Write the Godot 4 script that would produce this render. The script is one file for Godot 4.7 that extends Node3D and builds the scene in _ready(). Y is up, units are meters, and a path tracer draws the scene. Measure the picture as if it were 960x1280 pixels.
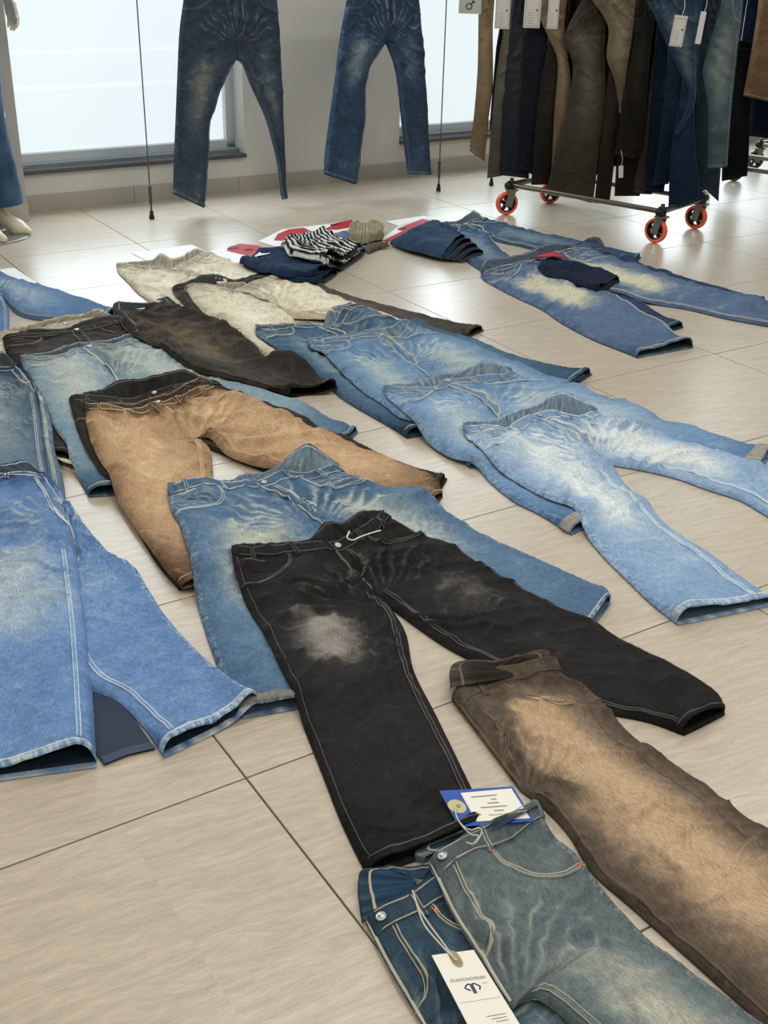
extends Node3D
# A denim showroom floor: jeans laid out in rows on stone tiles in front of two bright frosted windows.

const CELL := 0.01
const GX := -1.8
const GZ := -6.3
const NX := 800
const NZ := 700
const UVM := 1.1                       # metres covered by the denim texture

var hm := PackedFloat32Array()         # height of what already lies on the floor, one value per square centimetre
var noise_wide := FastNoiseLite.new()
var noise_mid := FastNoiseLite.new()
var noise_fine := FastNoiseLite.new()
var noise_crease := FastNoiseLite.new()
var used := {}
var denim_mat: StandardMaterial3D
var thread_mat: StandardMaterial3D
var metal_mat: StandardMaterial3D
var paint_cache := {}


# ------------------------------------------------------------------ small helpers
func numbered(called: String) -> String:
	var k: int = used.get(called, 0)
	used[called] = k + 1
	return called if k == 0 else "%s_%03d" % [called, k]


func tag(o: Node3D, label: String, category: String, group := "") -> Node3D:
	o.set_meta("label", label)
	o.set_meta("category", category)
	if group:
		o.set_meta("group", group)
	return o


func thing(called: String, label: String, category: String, at: Vector3, group := "") -> Node3D:
	var o := Node3D.new()
	o.name = numbered(called)
	add_child(o, true)
	o.position = at
	return tag(o, label, category, group)


func part(called: String, mesh: Mesh, m: Material, parent: Node3D, at := Vector3.ZERO) -> MeshInstance3D:
	var o := MeshInstance3D.new()
	o.name = called
	o.mesh = mesh
	o.material_override = m
	o.position = at
	o.cast_shadow = GeometryInstance3D.SHADOW_CASTING_SETTING_ON
	parent.add_child(o, true)
	return o


func structure(called: String, mesh: Mesh, m: Material, at := Vector3.ZERO) -> MeshInstance3D:
	var o := part(called, mesh, m, self, at)
	o.set_meta("kind", "structure")
	return o


func paint(c: Color, rough := 0.8, metal := 0.0) -> StandardMaterial3D:
	var key := "%s %.2f %.2f" % [c.to_html(), rough, metal]
	if not paint_cache.has(key):
		var m := StandardMaterial3D.new()
		m.albedo_color = c
		m.roughness = rough
		m.metallic = metal
		paint_cache[key] = m
	return paint_cache[key]


func box(size: Vector3) -> BoxMesh:
	var b := BoxMesh.new()
	b.size = size
	return b


func chamfer_box(size: Vector3, ch: float, uv_off := Vector2.ZERO, uv_scale := 1.0) -> ArrayMesh:
	# a box whose top edges are chamfered; its top carries UVs in metres
	var h := size * 0.5
	var s := SurfaceTool.new()
	s.begin(Mesh.PRIMITIVE_TRIANGLES)
	var rings := [[Vector2(h.x, h.z), -h.y], [Vector2(h.x, h.z), h.y - ch], [Vector2(h.x - ch, h.z - ch), h.y]]
	for r in 2:
		for k in 4:
			var c := [Vector2(-1, -1), Vector2(1, -1), Vector2(1, 1), Vector2(-1, 1)]
			var a: Vector2 = c[k]
			var b: Vector2 = c[(k + 1) % 4]
			var lo: Array = rings[r]
			var hi: Array = rings[r + 1]
			var p0 := Vector3(a.x * lo[0].x, lo[1], a.y * lo[0].y)
			var p1 := Vector3(b.x * lo[0].x, lo[1], b.y * lo[0].y)
			var p2 := Vector3(b.x * hi[0].x, hi[1], b.y * hi[0].y)
			var p3 := Vector3(a.x * hi[0].x, hi[1], a.y * hi[0].y)
			quad(s, p3, p2, p1, p0, uv_off, uv_scale)
	var t: Vector2 = rings[2][0]
	quad(s, Vector3(-t.x, h.y, -t.y), Vector3(t.x, h.y, -t.y), Vector3(t.x, h.y, t.y), Vector3(-t.x, h.y, t.y), uv_off, uv_scale)
	quad(s, Vector3(-h.x, -h.y, h.z), Vector3(h.x, -h.y, h.z), Vector3(h.x, -h.y, -h.z), Vector3(-h.x, -h.y, -h.z), uv_off, uv_scale)
	return s.commit()


func quad(s: SurfaceTool, a: Vector3, b: Vector3, c: Vector3, d: Vector3, off := Vector2.ZERO, sc := 1.0) -> void:
	# clockwise seen from the front
	var n := (c - a).cross(b - a).normalized()
	for p in [a, b, c, a, c, d]:
		s.set_normal(n)
		s.set_uv(Vector2(p.x, p.z) * sc + off)
		s.add_vertex(p)


class Buf:
	# growing arrays for one mesh
	var v := PackedVector3Array()
	var n := PackedVector3Array()
	var c := PackedColorArray()
	var uv := PackedVector2Array()
	var ix := PackedInt32Array()

	func add(p: Vector3, nn: Vector3, col: Color, t := Vector2.ZERO) -> int:
		v.append(p)
		n.append(nn)
		c.append(col)
		uv.append(t)
		return v.size() - 1

	func tri(a: int, b: int, d: int) -> void:
		ix.append(a)
		ix.append(b)
		ix.append(d)

	func sheet(first: int, rows: int, cols: int, flip := false) -> void:
		# two triangles for each cell of a grid of vertices stored row by row
		for j in rows - 1:
			for k in cols - 1:
				var a := first + j * cols + k
				var b := a + 1
				var d := a + cols
				var e := d + 1
				if flip:
					ix.append_array([a, e, b, a, d, e])
				else:
					ix.append_array([a, b, e, a, e, d])

	func smooth(from := 0) -> void:
		# area-weighted normals for the vertices from that one on
		for i in range(from, n.size()):
			n[i] = Vector3.ZERO
		for i in range(0, ix.size(), 3):
			var a := ix[i]
			if a < from:
				continue
			var b := ix[i + 1]
			var d := ix[i + 2]
			var f := (v[d] - v[a]).cross(v[b] - v[a])
			n[a] += f
			n[b] += f
			n[d] += f
		for i in range(from, n.size()):
			n[i] = n[i].normalized() if n[i].length_squared() > 0.0 else Vector3.UP

	func mesh() -> ArrayMesh:
		var arr := []
		arr.resize(Mesh.ARRAY_MAX)
		arr[Mesh.ARRAY_VERTEX] = v
		arr[Mesh.ARRAY_NORMAL] = n
		arr[Mesh.ARRAY_COLOR] = c
		arr[Mesh.ARRAY_TEX_UV] = uv
		arr[Mesh.ARRAY_INDEX] = ix
		var m := ArrayMesh.new()
		m.add_surface_from_arrays(Mesh.PRIMITIVE_TRIANGLES, arr)
		return m


func tube(b: Buf, path: PackedVector3Array, radius: float, sides := 8, col := Color.WHITE, taper := 1.0, capped := true) -> void:
	# a round rod or cord along a path
	var first := b.v.size()
	var last := path.size() - 1
	var side := Vector3.ZERO
	for i in path.size():
		var t := (path[mini(i + 1, last)] - path[maxi(i - 1, 0)]).normalized()
		if i == 0:
			side = t.cross(Vector3(0.31, 0.9, 0.27)).normalized()
		side = (side - t * side.dot(t)).normalized()
		var up := side.cross(t)
		var r := radius * lerpf(1.0, taper, float(i) / maxf(last, 1))
		for k in sides + 1:
			var an := TAU * k / sides
			var d := side * cos(an) + up * sin(an)
			b.add(path[i] + d * r, d, col, Vector2(float(k) / sides, float(i) * 0.1))
	for i in last:
		for k in sides:
			var a := first + i * (sides + 1) + k
			var d := a + sides + 1
			b.ix.append_array([a, a + 1, d + 1, a, d + 1, d])
	if capped:
		for e in [0, last]:
			var t: Vector3 = (path[0] - path[1]).normalized() if e == 0 else (path[last] - path[last - 1]).normalized()
			var m := b.add(path[e], t, col)
			for k in sides:
				var p := b.add(b.v[first + e * (sides + 1) + k], t, col)
				var q := b.add(b.v[first + e * (sides + 1) + k + 1], t, col)
				if e == 0:
					b.tri(m, q, p)
				else:
					b.tri(m, p, q)


func lathe(profile: PackedVector2Array, sides := 24) -> ArrayMesh:
	# radius, height pairs from the top down, turned round y
	var b := Buf.new()
	for p in profile:
		for k in sides + 1:
			var an := TAU * k / sides
			b.add(Vector3(cos(an) * p.x, p.y, -sin(an) * p.x), Vector3.UP, Color.WHITE, Vector2(float(k) / sides, p.y))
	b.sheet(0, profile.size(), sides + 1, true)
	b.smooth()
	for j in profile.size():   # close the seam in the normals
		var a := j * (sides + 1)
		var nn := (b.n[a] + b.n[a + sides]).normalized()
		b.n[a] = nn
		b.n[a + sides] = nn
	return b.mesh()


func curve_points(p: PackedVector3Array, per := 8) -> PackedVector3Array:
	var out := PackedVector3Array()
	for i in p.size() - 1:
		var a := p[maxi(i - 1, 0)]
		var d := p[mini(i + 2, p.size() - 1)]
		for k in per:
			out.append(p[i].cubic_interpolate(p[i + 1], a, d, float(k) / per))
	out.append(p[p.size() - 1])
	return out


# ------------------------------------------------------------------ the heights of what lies on the floor
func height_at(x: float, z: float) -> float:
	var fx := clampf((x - GX) / CELL, 0.0, NX - 2.0)
	var fz := clampf((z - GZ) / CELL, 0.0, NZ - 2.0)
	var i := int(fx)
	var j := int(fz)
	var u := fx - i
	var w := fz - j
	var o := j * NX + i
	return lerpf(lerpf(hm[o], hm[o + 1], u), lerpf(hm[o + NX], hm[o + NX + 1], u), w)


func raise_at(x: float, z: float, y: float) -> void:
	var i := int((x - GX) / CELL)
	var j := int((z - GZ) / CELL)
	if i < 0 or j < 0 or i >= NX - 1 or j >= NZ - 1:
		return
	for o in [j * NX + i, j * NX + i + 1, (j + 1) * NX + i, (j + 1) * NX + i + 1]:
		if hm[o] < y:
			hm[o] = y


class Drape:
	# smoothed copy of part of the height field: cloth bridges what it lies on
	var x0: int
	var z0: int
	var w: int
	var h: int
	var f := PackedFloat32Array()

	func at(x: float, z: float) -> float:
		var fx := clampf(x - x0, 0.0, w - 1.001)
		var fz := clampf(z - z0, 0.0, h - 1.001)
		var i := int(fx)
		var j := int(fz)
		var o := j * w + i
		return lerpf(lerpf(f[o], f[o + 1], fx - i), lerpf(f[o + w], f[o + w + 1], fx - i), fz - j)


func box_blur(f: PackedFloat32Array, w: int, h: int, r: int) -> PackedFloat32Array:
	var g := PackedFloat32Array()
	g.resize(w * h)
	var k := 1.0 / (2 * r + 1)
	for j in h:
		var sum := 0.0
		for i in range(-r, r + 1):
			sum += f[j * w + clampi(i, 0, w - 1)]
		for i in w:
			g[j * w + i] = sum * k
			sum += f[j * w + mini(i + r + 1, w - 1)] - f[j * w + maxi(i - r, 0)]
	var o := PackedFloat32Array()
	o.resize(w * h)
	for i in w:
		var sum := 0.0
		for j in range(-r, r + 1):
			sum += g[clampi(j, 0, h - 1) * w + i]
		for j in h:
			o[j * w + i] = sum * k
			sum += g[mini(j + r + 1, h - 1) * w + i] - g[maxi(j - r, 0) * w + i]
	return o


func drape_over(lo: Vector2, hi: Vector2) -> Drape:
	var d := Drape.new()
	d.x0 = clampi(int((lo.x - GX) / CELL) - 6, 0, NX - 20)
	d.z0 = clampi(int((lo.y - GZ) / CELL) - 6, 0, NZ - 20)
	d.w = clampi(int((hi.x - GX) / CELL) + 8, d.x0 + 12, NX) - d.x0
	d.h = clampi(int((hi.y - GZ) / CELL) + 8, d.z0 + 12, NZ) - d.z0
	d.f.resize(d.w * d.h)
	for j in d.h:
		for i in d.w:
			d.f[j * d.w + i] = hm[(d.z0 + j) * NX + d.x0 + i]
	var raw := d.f.duplicate()
	for pass_no in 3:
		d.f = box_blur(d.f, d.w, d.h, 3)
		for i in raw.size():
			if d.f[i] < raw[i] and pass_no < 2:
				d.f[i] = raw[i]
	for i in raw.size():
		d.f[i] = maxf(d.f[i] + 0.0005, raw[i] * 0.55 + d.f[i] * 0.45 + 0.0005)
	return d


# ------------------------------------------------------------------ jeans
class Cloth:
	# the upper surface of one garment as a grid: rows run from waist to hem, columns across
	var n := 0          # rows less one
	var m := 0          # columns of one half less one
	var halves := 2
	var jc := 0         # row of the crotch
	var cols := 0
	var p := PackedVector3Array()
	var nn := PackedVector3Array()
	var col := PackedColorArray()
	var low := PackedFloat32Array()
	var leg := 1.0      # length from waist to hem
	var flip := false

	func col_of(side: int, a: float) -> float:
		return a * m if side == 0 else m + 1 + (1.0 - a) * m

	func at(side: int, t: float, a: float) -> Vector3:
		var fj := clampf(t, 0.0, 1.0) * n
		var fk := col_of(side, clampf(a, 0.0, 1.0))
		var j := mini(int(fj), n - 1)
		var lo := 0 if side == 0 else m + 1
		var k := clampi(int(fk), lo, lo + m - 1)
		var o := j * cols + k
		return p[o].lerp(p[o + 1], fk - k).lerp(p[o + cols].lerp(p[o + cols + 1], fk - k), fj - j)

	func up(side: int, t: float, a: float) -> Vector3:
		return nn[clampi(roundi(t * n), 0, n) * cols + roundi(col_of(side, clampf(a, 0.0, 1.0)))]

	func tint(side: int, t: float, a: float) -> Color:
		return col[clampi(roundi(t * n), 0, n) * cols + roundi(col_of(side, clampf(a, 0.0, 1.0)))]

	func width(side: int, t: float) -> float:
		return maxf(at(side, t, 0.0).distance_to(at(side, t, 1.0)), 0.01)


func smooth_line(p: PackedVector2Array, count: int) -> PackedVector2Array:
	# Catmull-Rom through the points, then even steps along it
	var dense := PackedVector2Array()
	for i in p.size() - 1:
		var a := p[maxi(i - 1, 0)]
		var d := p[mini(i + 2, p.size() - 1)]
		for k in 14:
			dense.append(p[i].cubic_interpolate(p[i + 1], a, d, k / 14.0))
	dense.append(p[p.size() - 1])
	var total := 0.0
	for i in dense.size() - 1:
		total += dense[i].distance_to(dense[i + 1])
	var out := PackedVector2Array()
	var seg := 0
	var walked := 0.0
	for k in count + 1:
		var want := total * k / count
		while seg < dense.size() - 2 and walked + dense[seg].distance_to(dense[seg + 1]) < want:
			walked += dense[seg].distance_to(dense[seg + 1])
			seg += 1
		var len := dense[seg].distance_to(dense[seg + 1])
		out.append(dense[seg].lerp(dense[seg + 1], clampf((want - walked) / maxf(len, 1e-6), 0.0, 1.0)))
	return out


func line_length(p: PackedVector2Array) -> float:
	var total := 0.0
	for i in p.size() - 1:
		total += p[i].distance_to(p[i + 1])
	return total


func pts(a: Array) -> PackedVector2Array:
	# millimetres to metres
	var out := PackedVector2Array()
	for i in range(0, a.size(), 2):
		out.append(Vector2(a[i], a[i + 1]) * 0.001)
	return out


func bump(x: float, lo: float, hi: float, soft: float) -> float:
	return smoothstep(lo - soft, lo + soft, x) * (1.0 - smoothstep(hi - soft, hi + soft, x))


func wash_color(w: Dictionary, side: int, t: float, a: float, wd: float, leg: float, q: Vector2) -> Color:
	# how dark the dye is: faded thighs, whiskers at the hips, worn seams and hems
	var n1 := noise_wide.get_noise_2d(q.x * 9.0 + w.seed, q.y * 9.0)
	var n2 := noise_mid.get_noise_2d(q.x * 60.0, q.y * 60.0 + w.seed)
	var v: float = w.v0 + 0.10 * n1 + w.mott * n2
	var f: float = w.rl if side == 0 else w.rr
	if f != 0.0:
		var ra: float = w.ra + 0.05 * n1
		var g := exp(-pow((a - ra) / w.rw, 2.0))
		v += f * g * smoothstep(w.r0, w.r1, t + n1 * 0.05) * (1.0 - smoothstep(w.r2, w.r3, t + n1 * 0.06))
	if w.whisk > 0.0 and t < 0.56:
		# creases fan out from the crotch to the hip, and a few cross behind the knee
		var e := Vector2((1.0 - a) * wd, (0.27 - t) * leg)
		var u := fan(e, n1)
		var k := pow(0.5 + 0.5 * cos(TAU * u), 5.0) * (0.35 + 1.3 * absf(noise_mid.get_noise_2d(u * 0.9 + w.seed, e.length() * 9.0)))
		v += w.whisk * (1.9 * k - 0.25) * bump(e.length(), 0.05, 0.20, 0.035) * smoothstep(-0.03, 0.02, e.y)
		var knee := pow(0.5 + 0.5 * cos(TAU * (t * leg / 0.05 + n1 * 2.5 + a)), 6.0)
		v += w.whisk * 0.8 * knee * bump(t, 0.40, 0.50, 0.04) * bump(a, 0.15, 0.85, 0.15) * (0.4 + absf(n2))
	var from_side := a * wd
	v -= w.edge * exp(-from_side / 0.035)
	v -= w.edge * 0.7 * exp(-((1.0 - a) * wd + maxf(0.25 - t, 0.0)) / 0.03)
	var cr := 1.0 - absf(noise_crease.get_noise_2d(q.x * 7.0 + w.seed * 3.1, q.y * 7.0))
	v += w.crease * pow(cr, 14.0) * (0.3 + absf(n1))
	v += w.hem * smoothstep(0.75, 1.0, t)
	v += w.top * (1.0 - smoothstep(0.02, 0.12, t))
	if w.pockets and w.facing > 0.0 and t > 0.036 and t < 0.2:
		# the worn facing inside the pocket mouth is bunched into pleats
		var e := Vector2(a / 0.52, (t - 0.036) * leg / 0.115).length()
		v += w.facing * smoothstep(0.95, 0.85, e) * (0.35 + 0.75 * sin(TAU * (t * leg / 0.011 + n1 * 2.0)))
	# roped seams: light ridges beside dark hollows
	var rope := sin(TAU * (t * leg / 0.019 + n2))
	if from_side < 0.013:
		v += w.rope * (0.25 + 0.55 * rope)
	if (1.0 - t) * leg < 0.014:
		v += w.rope * (0.5 + 0.6 * sin(TAU * (a * wd / 0.016 + n2)))
	v = clampf(v, 0.0, 1.0)
	var c0: Color = w.dark
	var c1: Color = w.mid
	var c2: Color = w.light
	var out := c0.lerp(c1, v * 2.0) if v < 0.5 else c1.lerp(c2, v * 2.0 - 1.0)
	if w.stripe > 0.0:
		# knitted stripes follow the cloth
		var s: float = fposmod(((a * 0.24 if w.stripe > 0.015 else t * leg) + 0.003 * n1) / w.stripe, 1.0)
		if s < 0.4:
			out = w.stripe_color
	return Color(out.r / 0.93, out.g / 0.93, out.b / 0.93)


func fan(e: Vector2, wobble: float) -> float:
	return atan2(e.y, maxf(e.x, 0.001)) / (PI * 0.5) * 6.0 + wobble * 0.7


func build_cloth(d: Dictionary, w: Dictionary, drape: Drape, origin: Vector2, body: Buf, shift := Vector2.ZERO) -> Cloth:
	var c := Cloth.new()
	var ol := pts(d.ol)
	var cl := pts(d.cl)
	var il := pts(d.il)
	c.halves = 1 if d.has("half") else 2
	c.leg = line_length(ol) if c.halves == 1 else (line_length(ol) + line_length(pts(d.orr))) * 0.5
	var rise := line_length(cl)
	var inner := line_length(PackedVector2Array([cl[cl.size() - 1]]) + il)
	c.n = maxi(int(c.leg / w.step), 24)
	var wide := (ol[0].distance_to(cl[0]) + ol[ol.size() - 1].distance_to(il[il.size() - 1])) * 0.5
	c.m = clampi(int(wide / w.step), 10, 60)
	c.jc = clampi(roundi(c.n * rise / (rise + inner)), 4, c.n - 4)
	c.cols = (c.m + 1) * c.halves
	var lines := []
	lines.append(smooth_line(ol, c.n))
	var mid := smooth_line(cl, c.jc)
	var legs_from := PackedVector2Array([cl[cl.size() - 1]])
	var inl := mid.duplicate()
	inl.append_array(smooth_line(legs_from + il, c.n - c.jc).slice(1))
	lines.append(inl)
	if c.halves == 2:
		var inr := mid.duplicate()
		inr.append_array(smooth_line(legs_from + pts(d.ir), c.n - c.jc).slice(1))
		lines.append(inr)
		lines.append(smooth_line(pts(d.orr), c.n))
	var tc := float(c.jc) / c.n
	c.p.resize((c.n + 1) * c.cols)
	c.col.resize(c.p.size())
	c.low.resize(c.p.size())
	var uvs := PackedVector2Array()
	uvs.resize(c.p.size())
	var H: float = w.puff
	var bumps: Array = d.get("bumps", [])
	var lift: float = d.get("lift", 0.0)
	var front := PackedVector2Array()
	if d.has("fw"):
		front = smooth_line(pts(d.fw), c.cols - 1)
	for j in c.n + 1:
		var t := float(j) / c.n
		var hem_open: float = w.open * smoothstep(1.0 - 0.10 / c.leg, 1.0, t)
		for half in c.halves:
			var o: Vector2 = lines[0][j] if half == 0 else lines[3][j]
			var i: Vector2 = lines[1][j] if half == 0 else lines[2][j]
			var wd := maxf(o.distance_to(i), 0.004)
			for kk in c.m + 1:
				var a := float(kk) / c.m if half == 0 else 1.0 - float(kk) / c.m
				var q := o.lerp(i, a) + shift
				var k := half * (c.m + 1) + kk
				var at := j * c.cols + k
				if front.size() and t * c.leg < 0.3:
					# the waist edge sags and bunches as it lies
					var flat: Vector2 = lines[0][0].lerp(lines[1][0], a) if half == 0 else lines[3][0].lerp(lines[2][0], a)
					var fk := k if half == 0 else k - 1
					q += (front[mini(fk, front.size() - 1)] - flat) * exp(-pow(t * c.leg / 0.09, 2.0))
				var g := q + origin
				var b := 0.0
				if drape:
					b = drape.at((g.x - GX) / CELL, (g.y - GZ) / CELL)
				var d_in := (1.0 - a) * wd
				if c.halves == 2 and t < tc:
					d_in = Vector2(d_in, (tc - t) * c.leg).length()
				var x := clampf(minf(a * wd, d_in) / minf(0.035, wd * 0.5), 0.0, 1.0)
				var prof := sqrt(1.0 - (1.0 - x) * (1.0 - x))
				var s1 := noise_wide.get_noise_2d(g.x * 6.0 + w.seed, g.y * 6.0)
				var along := noise_mid.get_noise_2d(t * c.leg * 26.0 + w.seed * 7.0 + half * 31.0, a * wd * 9.0 + t * 4.0)
				var lay := noise_wide.get_noise_2d(g.x * 2.2 + w.seed, g.y * 2.2 + half * 3.0)
				var fold := 1.0 - absf(noise_crease.get_noise_2d((t * c.leg + a * wd * (0.55 + lay)) * 7.0 + w.seed, (a * wd - t * c.leg * 0.35 * lay) * 3.6 + half * 9.0))
				var calm := 0.22 + 0.78 * bump(t, 0.04, 0.58, 0.12)
				var y: float = 0.004 + prof * (H * (0.85 + 0.5 * s1) + w.wrinkle * (calm * (0.0013 * along + 0.0095 * (pow(fold, 5.0) - 0.27))))
				# whisker folds fan out from the crotch
				if t < tc + 0.02:
					var e := Vector2((1.0 - a) * wd, (0.27 - t) * c.leg)
					y += w.wrinkle * 0.0022 * sin(TAU * fan(e, noise_wide.get_noise_2d((q.x + w.seed) * 9.0 + w.seed, q.y * 9.0))) * prof * bump(e.length(), 0.05, 0.2, 0.04)
				# one leg may ride up over the other
				if lift != 0.0 and half == 0 and t > tc - 0.05:
					y += lift * smoothstep(0.45, 0.85, a) * smoothstep(tc - 0.05, tc + 0.05, t) * (0.25 + 0.75 * prof)
				var rope := sin(TAU * t * c.leg / 0.019 + along * 2.0)
				if a * wd < 0.016:
					y += 0.0010 * rope * prof
				# the mouth of the front pocket sinks a little
				if w.pockets and t < 0.2:
					var e := Vector2(a / 0.52, (t - 0.036) * c.leg / 0.115).length()
					if e < 1.0 and t > 0.036:
						y -= 0.0035 * smoothstep(1.0, 0.93, e) * prof
				y += hem_open * prof * (0.75 + 0.5 * sin(a * 5.0 + w.seed) * 0.5 + 0.4 * along)
				for e in bumps:
					if int(e[0]) == half:
						var r2 := pow((t - e[1]) * c.leg / e[3], 2.0) + pow((a - e[2]) * wd / e[3], 2.0)
						y += e[4] * exp(-r2)
				c.low[at] = b
				c.p[at] = Vector3(q.x, maxf(b + y, b + 0.003), q.y)
				c.col[at] = wash_color(w, half, t, a, wd, c.leg, q + Vector2(w.seed, 0.0))
				uvs[at] = Vector2((a * wd if half == 0 else 0.6 - a * wd) + w.seed * 0.37, t * c.leg) / UVM
	# is the outline traced left to right? then the columns run clockwise
	var e1 := c.p[c.cols - 1] - c.p[0]
	var e2 := c.p[c.n * c.cols] - c.p[0]
	c.flip = e1.x * e2.z - e1.z * e2.x < 0.0
	# the two halves share their middle line down to the crotch
	var first := body.v.size()
	for i in c.p.size():
		body.add(c.p[i], Vector3.UP, c.col[i], uvs[i])
	for j in c.n:
		for k in c.cols - 1:
			if k == c.m and c.halves == 2:
				continue
			var a := first + j * c.cols + k
			var b := a + 1
			var e := a + c.cols + 1
			var f := a + c.cols
			if c.halves == 2 and k >= c.m + 1:
				if k == c.m + 1 and j <= c.jc:
					a = first + j * c.cols + c.m
				if k == c.m + 1 and j + 1 <= c.jc:
					f = first + (j + 1) * c.cols + c.m
			if c.flip:
				body.ix.append_array([a, e, b, a, f, e])
			else:
				body.ix.append_array([a, b, e, a, e, f])
	body.smooth(first)
	c.nn = body.n.slice(first)
	if c.halves == 2:
		for j in c.jc + 1:
			c.nn[j * c.cols + c.m + 1] = c.nn[j * c.cols + c.m]
	# the sides go down to the layer below
	var edges := [[0, true], [c.cols - 1, false]]
	if c.halves == 2:
		edges += [[c.m, false], [c.m + 1, true]]
	for e in edges:
		var s := body.v.size()
		var from: int = c.jc if c.halves == 2 and (e[0] == c.m or e[0] == c.m + 1) else 0
		for j in range(from, c.n + 1):
			var at: int = j * c.cols + e[0]
			var into: int = at + (1 if e[1] else -1)
			var away := (c.p[at] - c.p[into])
			away.y = 0.0
			away = away.normalized()
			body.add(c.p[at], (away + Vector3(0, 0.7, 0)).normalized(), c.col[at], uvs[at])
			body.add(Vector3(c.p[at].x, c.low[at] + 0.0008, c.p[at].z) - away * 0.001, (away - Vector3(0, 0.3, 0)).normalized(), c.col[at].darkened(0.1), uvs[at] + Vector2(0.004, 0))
		for j in c.n - from:
			var a := s + j * 2
			if e[1] != c.flip:
				body.ix.append_array([a + 1, a, a + 2, a + 1, a + 2, a + 3])
			else:
				body.ix.append_array([a, a + 1, a + 3, a, a + 3, a + 2])
	# the back panel, seen through the hems
	var inside: Color = w.inside
	for half in c.halves:
		var s := body.v.size()
		var kn := 6
		var jn := c.n / 3
		for jj in jn + 1:
			for kk in kn + 1:
				var j := roundi(float(jj) / jn * c.n)
				var k := half * (c.m + 1) + roundi(float(kk) / kn * c.m)
				var at := j * c.cols + k
				var pp := c.p[at]
				if jj == jn:
					var back := c.p[at] - c.p[at - c.cols]
					back.y = 0.0
					pp += back.normalized() * 0.006
				body.add(Vector3(pp.x, c.low[at] + 0.0012, pp.z), Vector3.UP, inside, uvs[at])
		body.sheet(s, jn + 1, kn + 1, c.flip)
	if drape:
		for i in c.p.size():
			var g := origin + Vector2(c.p[i].x, c.p[i].z)
			raise_at(g.x, g.y, c.p[i].y)
	return c


func ribbon(b: Buf, c: Cloth, path: PackedVector3Array, width: float, lift: float, tint: Color, from_cloth := 0.0) -> void:
	# a strip that follows the cloth; the path holds (side, t, a)
	var s := b.v.size()
	var last := path.size() - 1
	for i in path.size():
		var here := path[i]
		var side := int(here.x)
		var p := c.at(side, here.y, here.z)
		var nn := c.up(side, here.y, here.z)
		var q0 := path[maxi(i - 1, 0)]
		var q1 := path[mini(i + 1, last)]
		var dir := (c.at(int(q1.x), q1.y, q1.z) - c.at(int(q0.x), q0.y, q0.z)).normalized()
		var across := dir.cross(nn).normalized()
		var col := tint
		if from_cloth > 0.0:
			var under := c.tint(side, here.y, here.z)
			col = under.lerp(Color(under.r * tint.r, under.g * tint.g, under.b * tint.b), from_cloth)
		var uv := Vector2(here.z * 0.2, here.y)
		for k in 4:
			var off: float = [-1.0, -0.72, 0.72, 1.0][k]
			var up: float = [0.0, 1.0, 1.0, 0.0][k]
			var dip := 0.35 if (i == 0 or i == last) else 1.0
			b.add(p + across * (off * width * 0.5) + nn * (0.0003 + lift * up * dip), (nn + across * (off * (1.0 - up * 0.8))).normalized(), col, uv + Vector2(off * width * 0.45, 0))
	b.sheet(s, path.size(), 4, true)


func patch(b: Buf, c: Cloth, side: int, t0: float, t1: float, far: float, near: float, lift: float, shade: float, rounded: bool) -> void:
	# a piece of cloth sewn on beside the middle line, between two distances from it
	var s := b.v.size()
	for r in 15:
		var u := r / 14.0
		var t := lerpf(t0, t1, u)
		var reach := far
		if rounded and u > 0.7:
			reach = near + (far - near) * sqrt(maxf(0.0, 1.0 - pow((u - 0.7) / 0.3, 2.0)))
		for k in 9:
			var a := clampf(1.0 - lerpf(reach, near, k / 8.0) / c.width(side, t), 0.0, 1.0)
			var up := lift * (0.1 if r == 0 or r == 14 or k == 0 or k == 8 else 1.0)
			var col := c.tint(side, t, a) * shade
			col.a = 1.0
			b.add(c.at(side, t, a) + c.up(side, t, a) * (0.0004 + up), c.up(side, t, a), col, Vector2(a * 0.2, t * c.leg) / UVM)
	b.sheet(s, 15, 9, c.flip != (side == 1))
	b.smooth(s)


func seam(side0: float, t0: float, a0: float, side1: float, t1: float, a1: float, count: int) -> PackedVector3Array:
	var out := PackedVector3Array()
	for i in count + 1:
		var u := float(i) / count
		out.append(Vector3(side0, lerpf(t0, t1, u), lerpf(a0, a1, u)))
	return out


func stitches(b: Buf, c: Cloth, path: PackedVector3Array, w: Dictionary) -> void:
	ribbon(b, c, path, w.thread_w, 0.0012, w.thread)


func band(c: Cloth, rows: Array, lifts: Array, k0: int, k1: int, shade: float, b: Buf) -> void:
	# a raised band across the columns k0..k1 that follows the cloth
	var s := b.v.size()
	for r in rows.size():
		for k in range(k0, k1 + 1):
			var t: float = rows[r]
			var j := clampi(roundi(t * c.n), 0, c.n)
			var side := 0 if k <= c.m else 1
			var a := float(k) / c.m if side == 0 else 1.0 - float(k - c.m - 1) / c.m
			var p := c.at(side, t, a)
			var nn := c.nn[j * c.cols + k]
			var edge := 0.0
			if k == k0 or k == k1:
				edge = 1.0
			var out := Vector3.ZERO
			if t < 0.0 or t > 1.0:
				var other := c.at(side, 0.02 if t < 0.0 else 0.98, a)
				out = (p - other).normalized() * absf(t if t < 0.0 else t - 1.0) * c.leg
			var col := c.tint(side, t, a) * shade
			col.a = 1.0
			b.add(p + out + nn * (lifts[r] * (1.0 - edge)), nn, col, Vector2(a * 0.25 + side * 0.3, t * c.leg) / UVM)
	b.sheet(s, rows.size(), k1 - k0 + 1, c.flip)


func garment(b: Buf, called: String, parent: Node3D, m: Material) -> MeshInstance3D:
	return part(called, b.mesh(), m, parent)


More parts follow.
